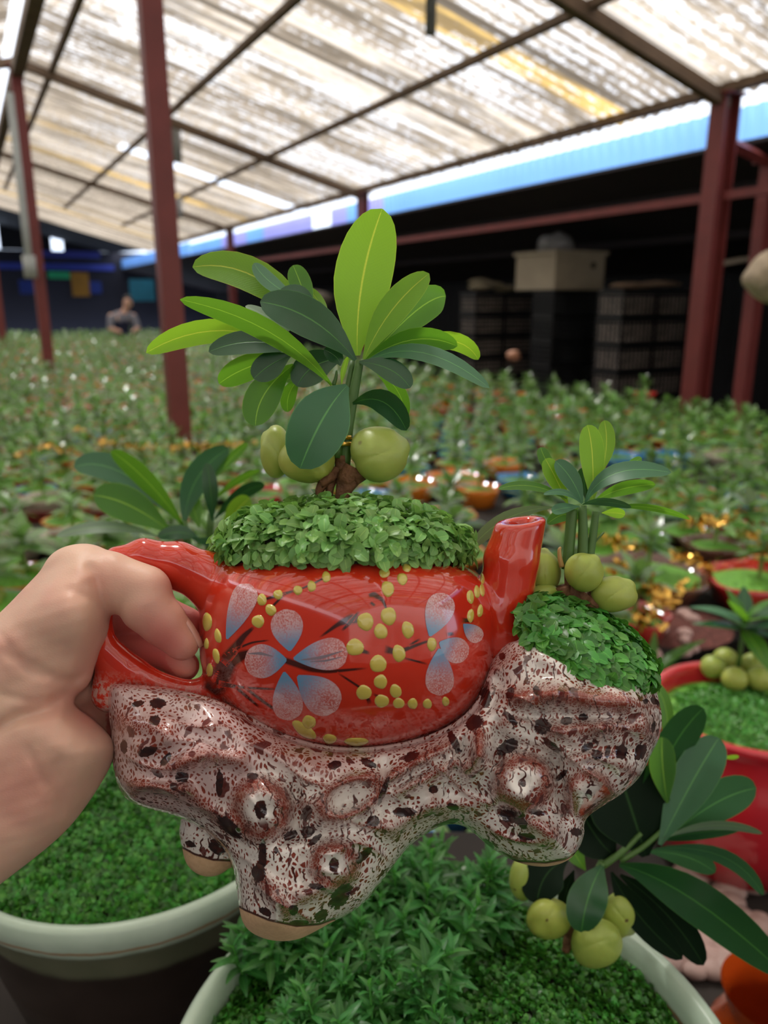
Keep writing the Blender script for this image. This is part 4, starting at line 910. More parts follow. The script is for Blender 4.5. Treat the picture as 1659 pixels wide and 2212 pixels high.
RID = [((369, 1653), (440, 1632), 26, 20), ((440, 1632), (520, 1640), 24, 20), ((284, 1697), (400, 1705), 24, 16), ((400, 1705), (500, 1790), 24, 18), ((842, 1679), (905, 1640), 26, 17), ((905, 1640), (972, 1608), 28, 17), ((858, 1712), (985, 1650), 24, 15), ((1007, 1664), (1035, 1630), 28, 18), ((1035, 1630), (1036, 1586), 34, 17),
       ((1116, 1508), (1200, 1500), 34, 26), ((1200, 1500), (1345, 1520), 36, 26), ((1195, 1580), (1300, 1572), 26, 22), ((1300, 1572), (1395, 1570), 24, 22), ((565, 1900), (620, 1970), 26, 20), ((640, 1945), (705, 1920), 20, 18), ((1150, 1780), (1195, 1800), 24, 22), ((850, 1790), (930, 1745), 18, 16), ((930, 1745), (1060, 1735), 16, 16), ((540, 1600), (700, 1665), 16, 22), ((260, 1560), (360, 1580), 20, 26),
       ((1240, 1640), (1330, 1625), 18, 18), ((1380, 1520), (1400, 1590), 18, 22), ((760, 1660), (830, 1640), 0, 10), ((300, 1620), (350, 1600), 14, 22), ((1075, 1440), (1120, 1420), 16, 18)]
VAL = [((640, 1650), (640, 1800), 22, 16), ((830, 1640), (820, 1750), 20, 14), ((530, 1790), (500, 1740), 16, 16), ((620, 1810), (780, 1790), 24, 16), ((1090, 1600), (1200, 1640), 26, 15), ((1200, 1640), (1220, 1760), 30, 16), ((1075, 1560), (1075, 1650), 22, 12), ((980, 1700), (1100, 1760), 20, 18), ((1120, 1545), (1340, 1550), 20, 13), ((640, 1990), (620, 1900), 14, 14), ((1230, 1620), (1370, 1620), 18, 12), ((1060, 1530), (1080, 1470), 16, 12), ((850, 1700), (960, 1630), 14, 9), ((1000, 1600), (985, 1660), 18, 9)]
EYE = [(563, 1748, 64, 42), (721, 1868, 50, 34), (1129, 1690, 60, 40), (1272, 1715, 50, 36)]
relief = np.zeros_like(X2)
for a, b, A_, w_ in RID: relief += A_*np.exp(-(cap2(a, b)/w_)**2)
for a, b, A_, w_ in VAL: relief -= A_*.9*np.exp(-(cap2(a, b)/w_)**2)
for x, y, r, A_ in EYE: rr = np.hypot(X2-x, Y2-y); relief += A_*np.exp(-(rr/r)**2.6) - 12*np.exp(-((rr-r*1.25)/12)**2) - 9*np.exp(-(rr/(r*.28))**2)
def ring(x, y, a, b, rot, X, Y):
    c, s_ = math.cos(rot), math.sin(rot); u = (X-x)*c + (Y-y)*s_; v = -(X-x)*s_ + (Y-y)*c; return np.sqrt((u/a)**2 + (v/b)**2)
rq = ring(757, 1722, 84, 42, -.42, X2, Y2); relief += 30*np.exp(-((rq-.85)/.3)**2) - 8*np.exp(-(rq/.3)**2)
relief += 5*np.sin(X2*.021+Y2*.013)*np.sin(Y2*.03-X2*.011) + 3*np.sin(X2*.06-Y2*.045)
def folds(X, Y):
    u = X + 26*np.sin(Y*.021+1.) + 14*np.sin((X+Y)*.033); v = Y + 22*np.sin(X*.017) + 12*np.sin((X-Y)*.04)
    r = 1 - np.abs(np.sin(v*.052 - u*.022)); m = .5 + .5*np.sin(u*.019 + 2.)*np.sin(v*.023+.6); return r**1.5*m
relief += 17*folds(X2, Y2) - 6
relief *= 1.2*np.clip(d2/38, 0, 1)
zf = -(TF*prof + relief); zbk = 40 + 190*prof
Gz = G[2]
Fr = np.maximum(zf[:, :, None] - Gz, Gz - zbk[:, :, None]); 
edge_ = (-d2)[:, :, None]; Fr = np.where(d2[:, :, None] <= 0, np.maximum(edge_, np.abs(Gz-10)*.5*0 + edge_), np.maximum(Fr*.6, -d2[:, :, None])).astype(np.float32)
# open the front to the teapot belly
dOl = poly_sd(X2, Y2, OUTL).astype(np.float32)
Fr = smax(Fr, -np.maximum(dOl + 2, (Gz - 60))[:, :, :] if False else -np.maximum((dOl + 10)[:, :, None] + 0*Gz, Gz - 40), 16)
# a lip that thins towards the pot
lip = np.clip(dOl, 0, 90)[:, :, None]; zl = -(112 + 90*np.sqrt(1-(1-lip/90)**2)); near = (Y2 > 1470)[:, :, None] & (X2 < 1075)[:, :, None]
Fr = np.where(near, smax(Fr, (zl - relief[:, :, None]*(lip/90)) - Gz, 14), Fr)
# feet behind
Fr = smin(Fr, chain(G, [(500, 1730, 120, 80), (455, 1800, 135, 66), (452, 1838, 140, 56)], 12), 14)
Fr = smax(Fr, np.where(G[0] < 520, G[1] - (1868 - np.abs(G[0]-460)*.12), -999.), 8) if False else Fr
Fr = smin(Fr, chain(G, [(1150, 1700, 150, 70), (1170, 1790, 170, 50)], 12), 14)
# planting face on the right, under the moss: a slope from the front rim up to the back rim
yl = np.interp(X2, [1100, 1133, 1200, 1290, 1370, 1420, 1470], [1380, 1392, 1424, 1472, 1500, 1490, 1480]).astype(np.float32)
tpl = (yl[:, :, None] - G[1])/125.; pl = (-165 + 250*np.clip(tpl, -1, 1.3)) - Gz          # >0 in front of the slope
pl = np.where((X2 > 1112)[:, :, None] & (tpl > -.0), pl, -60.)
pl = np.minimum(pl, np.clip(tpl, -1, 2)*200 + 2)
Fr = smax(Fr, pl*.8, 10)
V, Q = surfnet(Fr.astype(np.float32), ax, 2)
def vat(f): 
    i = np.clip((V[:, 0]-ax[0][0])/H, 0, f.shape[0]-1.01); j = np.clip((V[:, 1]-ax[1][0])/H, 0, f.shape[1]-1.01); a = i.astype(int); b = j.astype(int); u = i-a; v = j-b
    return f[a, b]*(1-u)*(1-v) + f[a+1, b]*u*(1-v) + f[a, b+1]*(1-u)*v + f[a+1, b+1]*u*v
front = 1/(1+np.exp((V[:, 2]-20)/20))
cr = np.zeros(len(V))
for a, b, A_, w_ in RID: cr = np.maximum(cr, (A_/32.)*np.exp(-(capV(V, a, b)/(w_*.95))**2))
fo_ = folds(V[:, 0], V[:, 1]); cr = np.maximum(cr, np.clip(fo_*1.25-.25, 0, .85)); wh = np.zeros(len(V)); dk = np.zeros(len(V))
for x, y, r, A_ in EYE:
    rr = np.hypot(V[:, 0]-x, V[:, 1]-y); cr = np.maximum(cr*(rr > r*.55), 1.0*np.exp(-((rr-r*.84)/(r*.31))**2)); wh = np.maximum(wh, np.exp(-(rr/(r*.47))**6)); cr *= 1-np.exp(-(rr/(r*.42))**4)
for x, y, r in ((563, 1750, 17), (721, 1868, 13), (1129, 1692, 8), (1272, 1715, 9)): dk = np.maximum(dk, np.exp(-((np.hypot((V[:, 0]-x)*1.25, (V[:, 1]-y)*.85))/r)**2*.72))
rv = ring(757, 1722, 84, 42, -.42, V[:, 0], V[:, 1]); cr = np.maximum(cr, np.exp(-((rv-.82)/.26)**2)); wh = np.maximum(wh, .7*np.exp(-(rv/.4)**4))
C4 = lambda x, y: (200+x/2.37, 1400+y/2.37); C5 = lambda x, y: (800+x/2.37, 1350+y/2.37)
BLOB = [(*C4(335, 282), 18, 11, 0), (*C4(320, 370), 12, 12, 1), (*C4(280, 530), 20, 11, -.3), (*C4(375, 570), 18, 8, -.9), (*C4(650, 690), 8, 30, .05), (*C4(700, 915), 14, 34, -.8), (*C4(415, 708), 9, 9, 0), (*C4(330, 640), 14, 7, .6), (*C4(455, 660), 15, 12, 0), (*C4(820, 655), 13, 7, 0), (*C4(1240, 597), 15, 10, -.3), (*C4(1095, 845), 11, 18, .3), (*C4(1015, 958), 17, 9, -.5), (*C4(870, 1060), 9, 34, 0), (*C4(850, 1150), 16, 20, 0), (*C4(940, 1035), 5, 9, 0), (*C4(1140, 980), 17, 7, -.7), (*C4(1440, 885), 14, 12, 0), (*C4(1600, 840), 26, 10, .05), (*C4(1490, 730), 6, 32, .35), (*C4(1390, 1060), 8, 26, .75), (*C4(1270, 1270), 18, 34, .7), (*C4(1150, 1222), 20, 7, .15), (*C4(1030, 1340), 12, 12, .5), (*C4(885, 1350), 15, 8, .5), (*C4(1170, 1370), 16, 12, -.8), (*C4(640, 1020), 22, 17, .5), (*C4(500, 1003), 12, 7, .5), (*C4(1415, 590), 20, 8, .5), (*C4(1630, 555), 17, 10, -.5), (*C4(160, 505), 8, 14, 0), (*C4(1100, 940), 16, 13, -.5), (*C4(230, 285), 14, 6, -.2), (*C4(1060, 1410), 24, 8, 0),
        (*C5(590, 370), 13, 22, 0), (*C5(530, 500), 20, 16, -.4), (*C5(430, 600), 9, 30, -.45), (*C5(210, 672), 15, 9, -.5), (*C5(700, 625), 26, 15, -.6), (*C5(880, 520), 20, 17, .5), (*C5(930, 620), 24, 7, .7), (*C5(1005, 490), 13, 9, -.2), (*C5(1090, 470), 11, 8, 0), (*C5(715, 350), 9, 14, .3), (*C5(850, 335), 7, 13, -.3), (*C5(720, 480), 20, 8, .8), (*C5(1160, 665), 12, 13, -.5), (*C5(1285, 650), 15, 15, .3), (*C5(1380, 650), 13, 20, .4), (*C5(1110, 625), 15, 8, -.6), (*C5(1215, 650), 6, 14, .2), (*C5(720, 980), 30, 14, .15), (*C5(775, 1010), 10, 17, -.6), (*C5(800, 1085), 20, 8, .1), (*C5(1055, 1060), 14, 9, .2), (*C5(175, 960), 26, 10, .05), (*C5(20, 1005), 12, 12, 0), (*C5(405, 1010), 24, 6, -.3), (*C5(605, 1120), 16, 7, .7), (*C5(1455, 390), 12, 6, .6), (*C5(1450, 520), 5, 12, .2), (*C5(420, 930), 14, 8, .3), (*C5(320, 840), 11, 9, 0), (*C5(850, 960), 18, 7, .2), (*C5(1410, 390), 6, 6, 0), (*C5(980, 975), 4, 4, 0), (*C5(675, 160), 8, 8, 0), (*C5(520, 775), 8, 4, 0), (*C5(980, 770), 18, 6, -.8)]
for x, y, a, b, r_ in BLOB: dk = np.maximum(dk, np.exp(-.72*ring(x, y, a, b, r_, V[:, 0], V[:, 1])**2))
dk *= np.where((V[:, 2] < 30) | ((V[:, 0] < 520) & (V[:, 1] > 1760)), 1, 0)
lil = np.exp(-(np.clip(poly_sd(V[:, 0][:, None].astype(np.float32), V[:, 1][:, None].astype(np.float32), [(240, 1490), (420, 1500), (600, 1600), (760, 1635), (700, 1650), (560, 1610), (500, 1700), (300, 1760), (250, 1700)])[:, 0], 0, 999)/35)**2)
lil = np.maximum(lil, .6*np.exp(-np.clip(vat(dOl), 0, 999)/22))
def below(v, pts): P = np.array(pts, float); return v[:, 1] - np.interp(v[:, 0], P[:, 0], P[:, 1])
b1 = below(V, [(500, 1948), (530, 1966), (580, 1987), (640, 2000), (690, 1996), (720, 1985)]) 
b1 = np.where((V[:, 0] > 495) & (V[:, 0] < 725) & (V[:, 1] > 1900), b1, -99)
b2 = below(V, [(1080, 1850), (1120, 1860), (1180, 1863), (1220, 1856), (1252, 1838)]); b2 = np.where((V[:, 0] > 1070) & (V[:, 0] < 1256) & (V[:, 1] > 1820), b2, -99)
b3 = below(V, [(390, 1828), (420, 1845), (460, 1857), (520, 1860)]); b3 = np.where((V[:, 0] < 515) & (V[:, 2] > 50) & (V[:, 1] > 1790), b3, -99)
bare = np.clip(.5 + np.maximum(np.maximum(b1, b2), b3)/40., 0, 1)
o = MB(); pix = V/100.; o.add(world(V), [Q], pix=pix, crest=np.clip(cr, 0, 1)*front, dark=dk, bare=bare, lilac=lil, white=wh*front)
st_ = o.build('tree_stump_base', ROCK, planter); tag(st_, 'mottled cream and brown stump base with knots and bare feet')

# ---------------------------------------------------------------- moss cushions of the planter
def mossleaf(n=5):
    t = (1-np.cos(np.linspace(0, np.pi, n+1)))/2; w_ = .36*np.sqrt(np.clip(1-(2*t-1)**2, 0, 1))*(.75+.35*t); w_[0] = .04; w_[-1] = .06; V = []; U = []
    for i in range(n+1):
        for s_ in (-1, -.5, 0, .5, 1): V.append((t[i], s_*w_[i], .10*math.sin(t[i]*3.1) - .22*t[i]**2 + s_*s_*w_[i]*.35)); U.append((.5+.5*s_, t[i]))
    return np.array(V), np.array([(i*5+j, (i+1)*5+j, (i+1)*5+j+1, i*5+j+1) for i in range(n) for j in range(4)]), np.array(U)
ML = mossleaf()
def cover(o, P, Nr, size, g_, tilt=(.1, .9), flow=None):
    """leaves growing out of points P with normals Nr"""
    V0, q, U = ML
    for p, n_ in zip(P, Nr):
        n_ = n_/np.linalg.norm(n_); a = g_.normal(size=3); 
        if flow is not None: a = a*.7 + flow(p)
        t = a - n_*a.dot(n_); t /= np.linalg.norm(t) + 1e-9; k = g_.uniform(*tilt); d = t*math.cos(k) + n_*math.sin(k); s_ = np.cross(n_, d); s_ /= np.linalg.norm(s_) + 1e-9; up = np.cross(d, s_)
        sz = size*g_.uniform(.65, 1.25); o.add(p + sz*(V0[:, :1]*d + V0[:, 1:2]*s_*g_.uniform(.9, 1.25) + V0[:, 2:3]*up), [q], U)
g = np.random.default_rng(11)
o = MB(); c0 = np.array((738, 1192, 10.)); RR = np.array((264, 106, 240.))
def dome_pts(n, g_, low=.12):
    a = g_.uniform(0, 2*np.pi, n); y = 1 - g_.uniform(0, 1+low, n); r = np.sqrt(np.clip(1-y*y, 0, 1)); return np.stack([r*np.cos(a), -y, r*np.sin(a)], 1)
D = dome_pts(2900, g, .14); Pp = c0 + D*RR*(1+.03*g.normal(size=(len(D), 1))); bumps = 1 + .05*np.sin(D[:, :1]*11+1)*np.sin(D[:, 2:]*9); Pp = c0 + (Pp-c0)*bumps
keep = D[:, 2] < .55; Pp = Pp[keep]; D = D[keep]
Wp = world(Pp); Wn = world(Pp + D/RR*60) - Wp
cover(o, Wp, Wn, 29*PS, g, (.0, 1.15), lambda p: np.array([0, -.2, -.35]))
V_, q_ = uvs(20); o2 = MB(); o2.add(world(c0 + V_*RR*[.97, .93, .97]*[1, 1, 1] + [0, 6, 0]), [q_]);
mt = tag(o.build('moss_mound', MOSS), 'domed mound of tiny pale green leaves filling the mouth of the red teapot', 'moss', None, 'stuff')
x = o2.build('moss_bed', SOIL); x.parent = mt
# second cushion on the stump
o = MB(); c1 = np.array((1268, 1394, -42.)); e1 = np.array((.87, .49, .02)); e2 = np.array((.12, -.44, .89)); e1 /= np.linalg.norm(e1); e2 -= e1*e1.dot(e2); e2 /= np.linalg.norm(e2); e3 = np.cross(e1, e2); e3 *= -np.sign(e3[2])
D = g.normal(size=(3400, 3)); D /= np.linalg.norm(D, axis=1)[:, None]; D = D[D[:, 2] > -.2]
Bm = np.stack([e1*152, e2*135, e3*40]); Pp = c1 + D @ Bm; Bn = np.stack([e1/152, e2/135, e3/40])*100; Nv = D @ Bn
Wp = world(Pp); Wn = world(Pp + Nv/np.linalg.norm(Nv, axis=1)[:, None]*20) - Wp
cover(o, Wp, Wn, 31*PS, g, (-.05, .7), lambda p: np.array([.2, -.3, -.4]))
mt = tag(o.build('moss_mound', MOSSD), 'flat slope of round green leaves growing on the stump beside the spout', 'moss', None, 'stuff')
o2 = MB(); o2.add(world(c1 + (V_ @ Bm)*.95 + [0, 8, 4]), [q_]); o2.build('moss_bed', SOIL).parent = mt

# ---------------------------------------------------------------- bonsai in the teapot
def tree(name, label, spec, stems, roots, nuts, d0, base, extra=None, cat='bonsai'):
    r = root_at(name, base[0], base[1], base[2], label, cat, d0)
    for s_ in spec:
        mt_ = s_[0]; kw = s_[1]; o = MB(); leaf(o, d0=d0, **kw); o.build('leaf', mt_, r)
    for s_ in stems: o = MB(); tube_px(o, s_, d0); o.build('stem', STEM, r)
    for s_ in roots: o = MB(); tube_px(o, s_, d0); o.build('root', ROOT, r)
    for i, n_ in enumerate(nuts): o = MB(); ball_px(o, n_[0], n_[1], d0, 18, .04, i+int(base[0]), n_[2] if len(n_) > 2 else None); o.build('nut', NUT, r)
    return r
K = dict
LV = [(LY, K(base=(772, 768), mid=(782, 610), tip=(826, 451), hw=63, z=(15, 30, 10), slant=.45, fold=.1)),
      (LY, K(base=(786, 776), mid=(845, 672), tip=(927, 591), hw=33, z=(0, -30, -70), slant=-.5)),
      (LM, K(base=(800, 772), mid=(898, 672), tip=(963, 640), hw=37, z=(10, 50, 90), slant=.3)),
      (LM, K(base=(785, 782), mid=(890, 734), tip=(988, 748), hw=25, z=(0, 10, 30), slant=.5)),
      (LY, K(base=(850, 752), mid=(970, 735), tip=(1033, 777), hw=20, z=(40, 80, 90), slant=.6)),
      (LG, K(base=(790, 782), mid=(915, 762), tip=(1057, 838), hw=19, z=(-5, -40, -90), slant=-1.1)),
      (LD, K(base=(776, 782), mid=(842, 798), tip=(886, 838), hw=25, z=(-10, -40, -60), slant=-.6)),
      (LD, K(base=(762, 872), mid=(828, 868), tip=(878, 930), hw=27, z=(-15, -50, -60), slant=.6)),
      (LM, K(base=(802, 795), mid=(856, 840), tip=(875, 905), hw=17, z=(15, 30, 45), slant=.5)),
      (LD, K(base=(768, 778), mid=(672, 690), tip=(562, 652), hw=43, z=(-10, -70, -100), slant=.5)),
      (LM, K(base=(716, 832), mid=(578, 715), tip=(389, 647), hw=25, z=(-10, -50, -60), slant=-.9)),
      (LY, K(base=(705, 735), mid=(560, 602), tip=(416, 577), hw=38, z=(30, 60, 90), slant=.35)),
      (LG, K(base=(648, 648), mid=(585, 610), tip=(549, 568), hw=17, z=(10, 20, 40), slant=1.2)),
      (LM, K(base=(672, 680), mid=(652, 620), tip=(633, 573), hw=24, z=(30, 60, 70), slant=.4)),
      (LD, K(base=(680, 660), mid=(645, 632), tip=(600, 640), hw=17, z=(10, 5, 5), slant=.7)),
      (LY, K(base=(710, 690), mid=(690, 655), tip=(666, 622), hw=13, z=(30, 60, 70), slant=.4)),
      (LP, K(base=(625, 715), mid=(585, 688), tip=(530, 661), hw=13, z=(-10, -20, -10), slant=.8)),
      (LY, K(base=(600, 738), mid=(455, 715), tip=(316, 762), hw=27, z=(20, 50, 60), slant=-.4)),
      (LD, K(base=(660, 762), mid=(552, 738), tip=(451, 760), hw=26, z=(0, 10, 20), slant=.5)),
      (LM, K(base=(625, 772), mid=(540, 792), tip=(473, 829), hw=29, z=(20, 40, 60), slant=-.5)),
      (LD, K(base=(628, 768), mid=(585, 788), tip=(548, 818), hw=30, z=(0, 10, 10), slant=.3)),
      (LM, K(base=(634, 788), mid=(572, 850), tip=(552, 920), hw=38, z=(20, 40, 30), slant=.3)),
      (LM, K(base=(650, 815), mid=(625, 850), tip=(622, 890), hw=17, z=(25, 50, 60), slant=.3)),
      (LG, K(base=(750, 833), mid=(697, 905), tip=(648, 1012), hw=64, z=(-40, -110, -110), slant=-.35, fold=.22)),
      (LD, K(base=(742, 775), mid=(680, 790), tip=(642, 835), hw=36, z=(0, 10, 20), slant=.4)),
      (LD, K(base=(735, 790), mid=(725, 770), tip=(700, 755), hw=17, z=(-5, -10, -15), slant=.4)),
      (LY, K(base=(738, 832), mid=(742, 800), tip=(752, 770), hw=6, z=(0, 0, 0), slant=.4)),
      (LM, K(base=(668, 805), mid=(640, 812), tip=(615, 822), hw=12, z=(30, 40, 60), slant=.3))]
bon = tree('bonsai_tree', 'wide crowned bonsai with fat green nuts standing in the red teapot', LV,
     [[(777, 780, 0, 9), (764, 850, 0, 11), (750, 930, 0, 12), (744, 1005, 0, 13)], [(742, 835, -5, 7), (733, 900, -5, 9), (729, 990, -5, 12)], [(762, 780, 10, 6), (748, 860, 12, 8), (738, 960, 12, 10), (736, 1000, 12, 11)], [(720, 832, 8, 5), (726, 815, 8, 4), (727, 800, 8, 2)]],
     [[(765, 1010, -5, 24), (752, 1035, -5, 27), (742, 1060, -8, 17), (735, 1096, -8, 13)], [(700, 1040, -5, 13), (688, 1062, -5, 9), (697, 1096, -5, 8)], [(728, 1010, 0, 16), (712, 1050, 0, 9), (709, 1096, 0, 8)], [(738, 985, 0, 15), (740, 1020, 0, 16)], [(690, 1040, -10, 16), (722, 1028, -6, 12)], [(790, 1020, -10, 14), (765, 1030, -8, 20)]],
     [((820, 981, -20), (61, 60, 58), (1, -.35, .1)), ((664, 996, -15), (61, 50, 56), (.5, .6, -.6)), ((596, 975, 50), (33, 58, 48), (-.8, -.5, .2))], D0, (738, 1092, 0))
o = MB()
for dy in (-7, 7):
    th_ = np.linspace(0, 2*np.pi, 25); P_ = world(np.stack([739+22*np.cos(th_), 952+dy+2*np.sin(th_), 2+22*np.sin(th_)], 1)); 
    V = []; 
    for c in (-4.5, 4.5): V.append(world(np.stack([739+22*np.cos(th_), 952+dy+c+0*th_, 2+22*np.sin(th_)], 1)))
    for c in (4.5, -4.5): V.append(world(np.stack([739+20.5*np.cos(th_), 952+dy+c+0*th_, 2+20.5*np.sin(th_)], 1)))
    n_ = len(th_); V = np.concatenate(V); o.add(V, [[(k*n_+i, k*n_+i+1, ((k+1) % 4)*n_+i+1, ((k+1) % 4)*n_+i) for k in range(4) for i in range(n_-1)]])
o.build('gold_tie', GOLD, bon)

D1 = .375; 
def S_(p): return p
LV = [(LY, K(base=(1279, 1090), mid=(1280, 990), tip=(1269, 918), hw=27, z=(0, 10, 10), slant=.3)),
      (LY, K(base=(1300, 1020), mid=(1310, 960), tip=(1305, 908), hw=19, z=(30, 40, 50), slant=.3)),
      (LM, K(base=(1215, 1060), mid=(1182, 1000), tip=(1168, 966), hw=14, z=(30, 30, 40), slant=.4)),
      (LY, K(base=(1226, 1088), mid=(1200, 1032), tip=(1178, 991), hw=20, z=(5, 10, 10), slant=.3)),
      (LG, K(base=(1258, 1087), mid=(1234, 1035), tip=(1200, 996), hw=21, z=(0, 0, 10), slant=.4)),
      (LM, K(base=(1225, 1078), mid=(1150, 1050), tip=(1076, 1056), hw=10, z=(0, 10, 0), slant=1.)),
      (LG, K(base=(1257, 1089), mid=(1220, 1064), tip=(1174, 1068), hw=7, z=(-5, -20, -30), slant=1.)),
      (LG, K(base=(1264, 1086), mid=(1330, 1022), tip=(1450, 1021), hw=20, z=(-5, -30, -50), slant=-.9)),
      (LM, K(base=(1284, 1082), mid=(1345, 1056), tip=(1416, 1047), hw=15, z=(5, 20, 30), slant=.6)),
      (LG, K(base=(1258, 1090), mid=(1305, 1084), tip=(1364, 1096), hw=9, z=(-5, -30, -50), slant=1.)),
      (LG, K(base=(1252, 1094), mid=(1215, 1098), tip=(1192, 1105), hw=12, z=(-5, -30, -50), slant=1.)),
      (LM, K(base=(1310, 1098), mid=(1400, 1096), tip=(1491, 1122), hw=7, z=(5, 10, 20), slant=1.)),
      (LP, K(base=(1195, 1096), mid=(1095, 1120), tip=(1018, 1185), hw=16, z=(20, 50, 60), slant=-.6)),
      (LM, K(base=(1345, 1015), mid=(1368, 1000), tip=(1386, 989), hw=9, z=(30, 40, 50), slant=.4)),
      (LM, K(base=(1262, 1125), mid=(1225, 1110), tip=(1182, 1132), hw=15, z=(10, 20, 20), slant=.4)),
      (LD, K(base=(1266, 1080), mid=(1262, 1040), tip=(1258, 1010), hw=14, z=(10, 20, 20), slant=.4)),
      (LY, K(base=(1300, 1108), mid=(1330, 1108), tip=(1350, 1112), hw=11, z=(20, 30, 40), slant=.4))]
def bk(LV, f=1.): return LV
yb = tree('bonsai_tree', 'young upright bonsai with fat nuts on the stump behind the spout', LV,
     [[(1236, 1100, 5, 12), (1232, 1150, 5, 12), (1225, 1230, 5, 12)], [(1258, 1092, 0, 9), (1260, 1150, 0, 11), (1258, 1215, 0, 12)], [(1287, 1105, 5, 8), (1282, 1150, 5, 9), (1272, 1215, 5, 10)], [(1305, 1150, 8, 2), (1290, 1165, 8, 2), (1280, 1180, 6, 2)]],
     [[(1215, 1265, 0, 22), (1225, 1300, 0, 14), (1238, 1330, 0, 10)], [(1262, 1280, -10, 20), (1245, 1300, -10, 14), (1240, 1328, -10, 8)], [(1290, 1290, -5, 26), (1268, 1310, -5, 16), (1256, 1325, -5, 10)], [(1232, 1220, 0, 14), (1240, 1290, 0, 20)]],
     [((1262, 1236, -35), (43, 44, 42), (.6, -.7, -.2)), ((1176, 1238, 25), (38, 48, 40), (0, -1, .2)), ((1326, 1284, -10), (50, 39, 40), (.7, -.6, 0)), ((1176, 1285, 0), (34, 24, 30))], D0+.01, (1242, 1325, 0))
o = MB(); tube_px(o, [(1214, 1225, -5, 6), (1209, 1205, -5, 5), (1208, 1186, -5, 4), (1212, 1182, -6, 2)], D0+.01); o.build('dry_stub', plain('dry_tan', (.5, .3, .1), .5), yb)

# ---------------------------------------------------------------- the hand
ax, G = grid((-330, 1130, -190), (470, 2100, 200), 4.5)
X2, Y2 = np.meshgrid(ax[0], ax[1], indexing='ij')
PALM = smooth_closed([(-420, 1690), (-220, 1510), (-100, 1410), (0, 1325), (60, 1262), (108, 1212), (148, 1178), (190, 1172), (232, 1186), (262, 1230), (240, 1300), (236, 1370), (206, 1432), (196, 1478), (160, 1506), (158, 1525), (200, 1552), (240, 1590), (252, 1618), (240, 1655), (205, 1715), (152, 1788), (80, 1850), (0, 1910), (-150, 2030), (-330, 2170), (-420, 2200)], 3)
d2 = -poly_sd(X2, Y2, PALM); dd = np.clip(d2, 0, 100)/100; prof = np.sqrt(1-(1-dd)**2)
bul = lambda x, y, r, A_: A_*np.exp(-((X2-x)**2 + (Y2-y)**2)/r**2)
rel = bul(160, 1330, 72, 55) + bul(60, 1380, 110, 20) + bul(150, 1610, 75, 34) + bul(40, 1640, 120, 22) + bul(80, 1260, 70, 14)
def cre(pts, A_, w_):
    r = 0
    d = np.full(X2.shape, 1e9)
    for a, b in zip(pts[:-1], pts[1:]): d = np.minimum(d, cap2(a, b))
    return A_*np.exp(-(d/w_)**2)
rel -= cre([(190, 1450), (150, 1500), (110, 1530), (40, 1550), (-60, 1600)], 24, 15)
rel -= cre([(10, 1408), (60, 1450), (130, 1470), (180, 1462)], 9, 8) + cre([(0, 1370), (40, 1420), (110, 1455)], 7, 7) + cre([(5, 1500), (60, 1515), (120, 1512)], 8, 7)
rel -= cre([(150, 1275), (190, 1290), (225, 1320)], 6, 7) + cre([(130, 1640), (120, 1700), (130, 1760)], 6, 9) + cre([(60, 1620), (100, 1700)], 6, 8)
rel -= cre([(195, 1225), (225, 1262), (245, 1300), (246, 1340)], 14, 10)
rel += 2.5*np.sin(X2*.05+1.4*np.sin(Y2*.03))*np.sin(Y2*.045+X2*.01) + 1.4*np.sin(X2*.11+Y2*.13)*np.sin(Y2*.09-X2*.05)
rel *= np.clip(d2/40, 0, 1)
zf = -(105*prof + rel) - 10; zb_ = 20 + 105*prof
Fh = np.where(d2[:, :, None] <= 0, (-d2)[:, :, None], np.maximum(np.maximum(zf[:, :, None]-G[2], G[2]-zb_[:, :, None])*.6, -d2[:, :, None])).astype(np.float32)
dig = chain(G, [(160, 1250, -15, 72), (235, 1258, -38, 66), (315, 1278, -58, 58)], 10)
dis = chain(G, [(318, 1310, -62, 62), (352, 1345, -62, 52), (392, 1388, -60, 40)], 8)
dg = smin(dig, dis, 7)
Fh = smin(Fh, dg, 7)
# crease at the joint
cz = cone(G, (268, 1345, -125), (335, 1308, -128), 5, 5); cz2 = cone(G, (335, 1308, -128), (360, 1278, -120), 5, 3); Fh = smax(Fh, -np.minimum(cz, cz2), 7)
# other fingers behind the handle: curled, unequal
for f_ in ([(120, 1330, 70, 62), (250, 1335, 110, 48), (350, 1325, 100, 40), (408, 1345, 75, 33)], [(110, 1420, 70, 60), (240, 1415, 105, 48), (350, 1405, 85, 40), (398, 1438, 60, 34)], [(110, 1500, 60, 58), (205, 1490, 95, 44), (222, 1530, 92, 38)], [(90, 1570, 50, 50), (190, 1560, 92, 38), (225, 1590, 90, 30)]):
    Fh = smin(Fh, chain(G, f_, 8), 8)
for _ in range(2):
    for a_ in range(3):
        Fh = np.moveaxis(Fh, a_, 0); B_ = Fh.copy(); B_[1:-1] = .25*Fh[:-2] + .5*Fh[1:-1] + .25*Fh[2:]; Fh = np.moveaxis(B_, 0, a_)
V, Q = surfnet(Fh, ax, 4)
pk = np.exp(-(np.hypot(V[:, 0]-350, V[:, 1]-1395)/75)**2)*.9 + .45*np.exp(-(np.hypot(V[:, 0]-365, V[:, 1]-1250)/28)**2) + .5*np.exp(-(np.hypot(V[:, 0]-195, V[:, 1]-1545)/45)**2) + .3*np.exp(-(np.hypot(V[:, 0]-215, V[:, 1]-1250)/40)**2) + .3*np.exp(-(np.hypot(V[:, 0]-90, V[:, 1]-1700)/80)**2)
pk += .8*(V[:, 2] > 40)*(V[:, 0] > 230)
o = MB(); o.add(world(V), [Q], pink=np.clip(pk, 0, 1)); hb = o.build('hand', SKIN); tag(hb, 'bare left hand coming in from the edge, gripping the red teapot by its handle', 'hand')
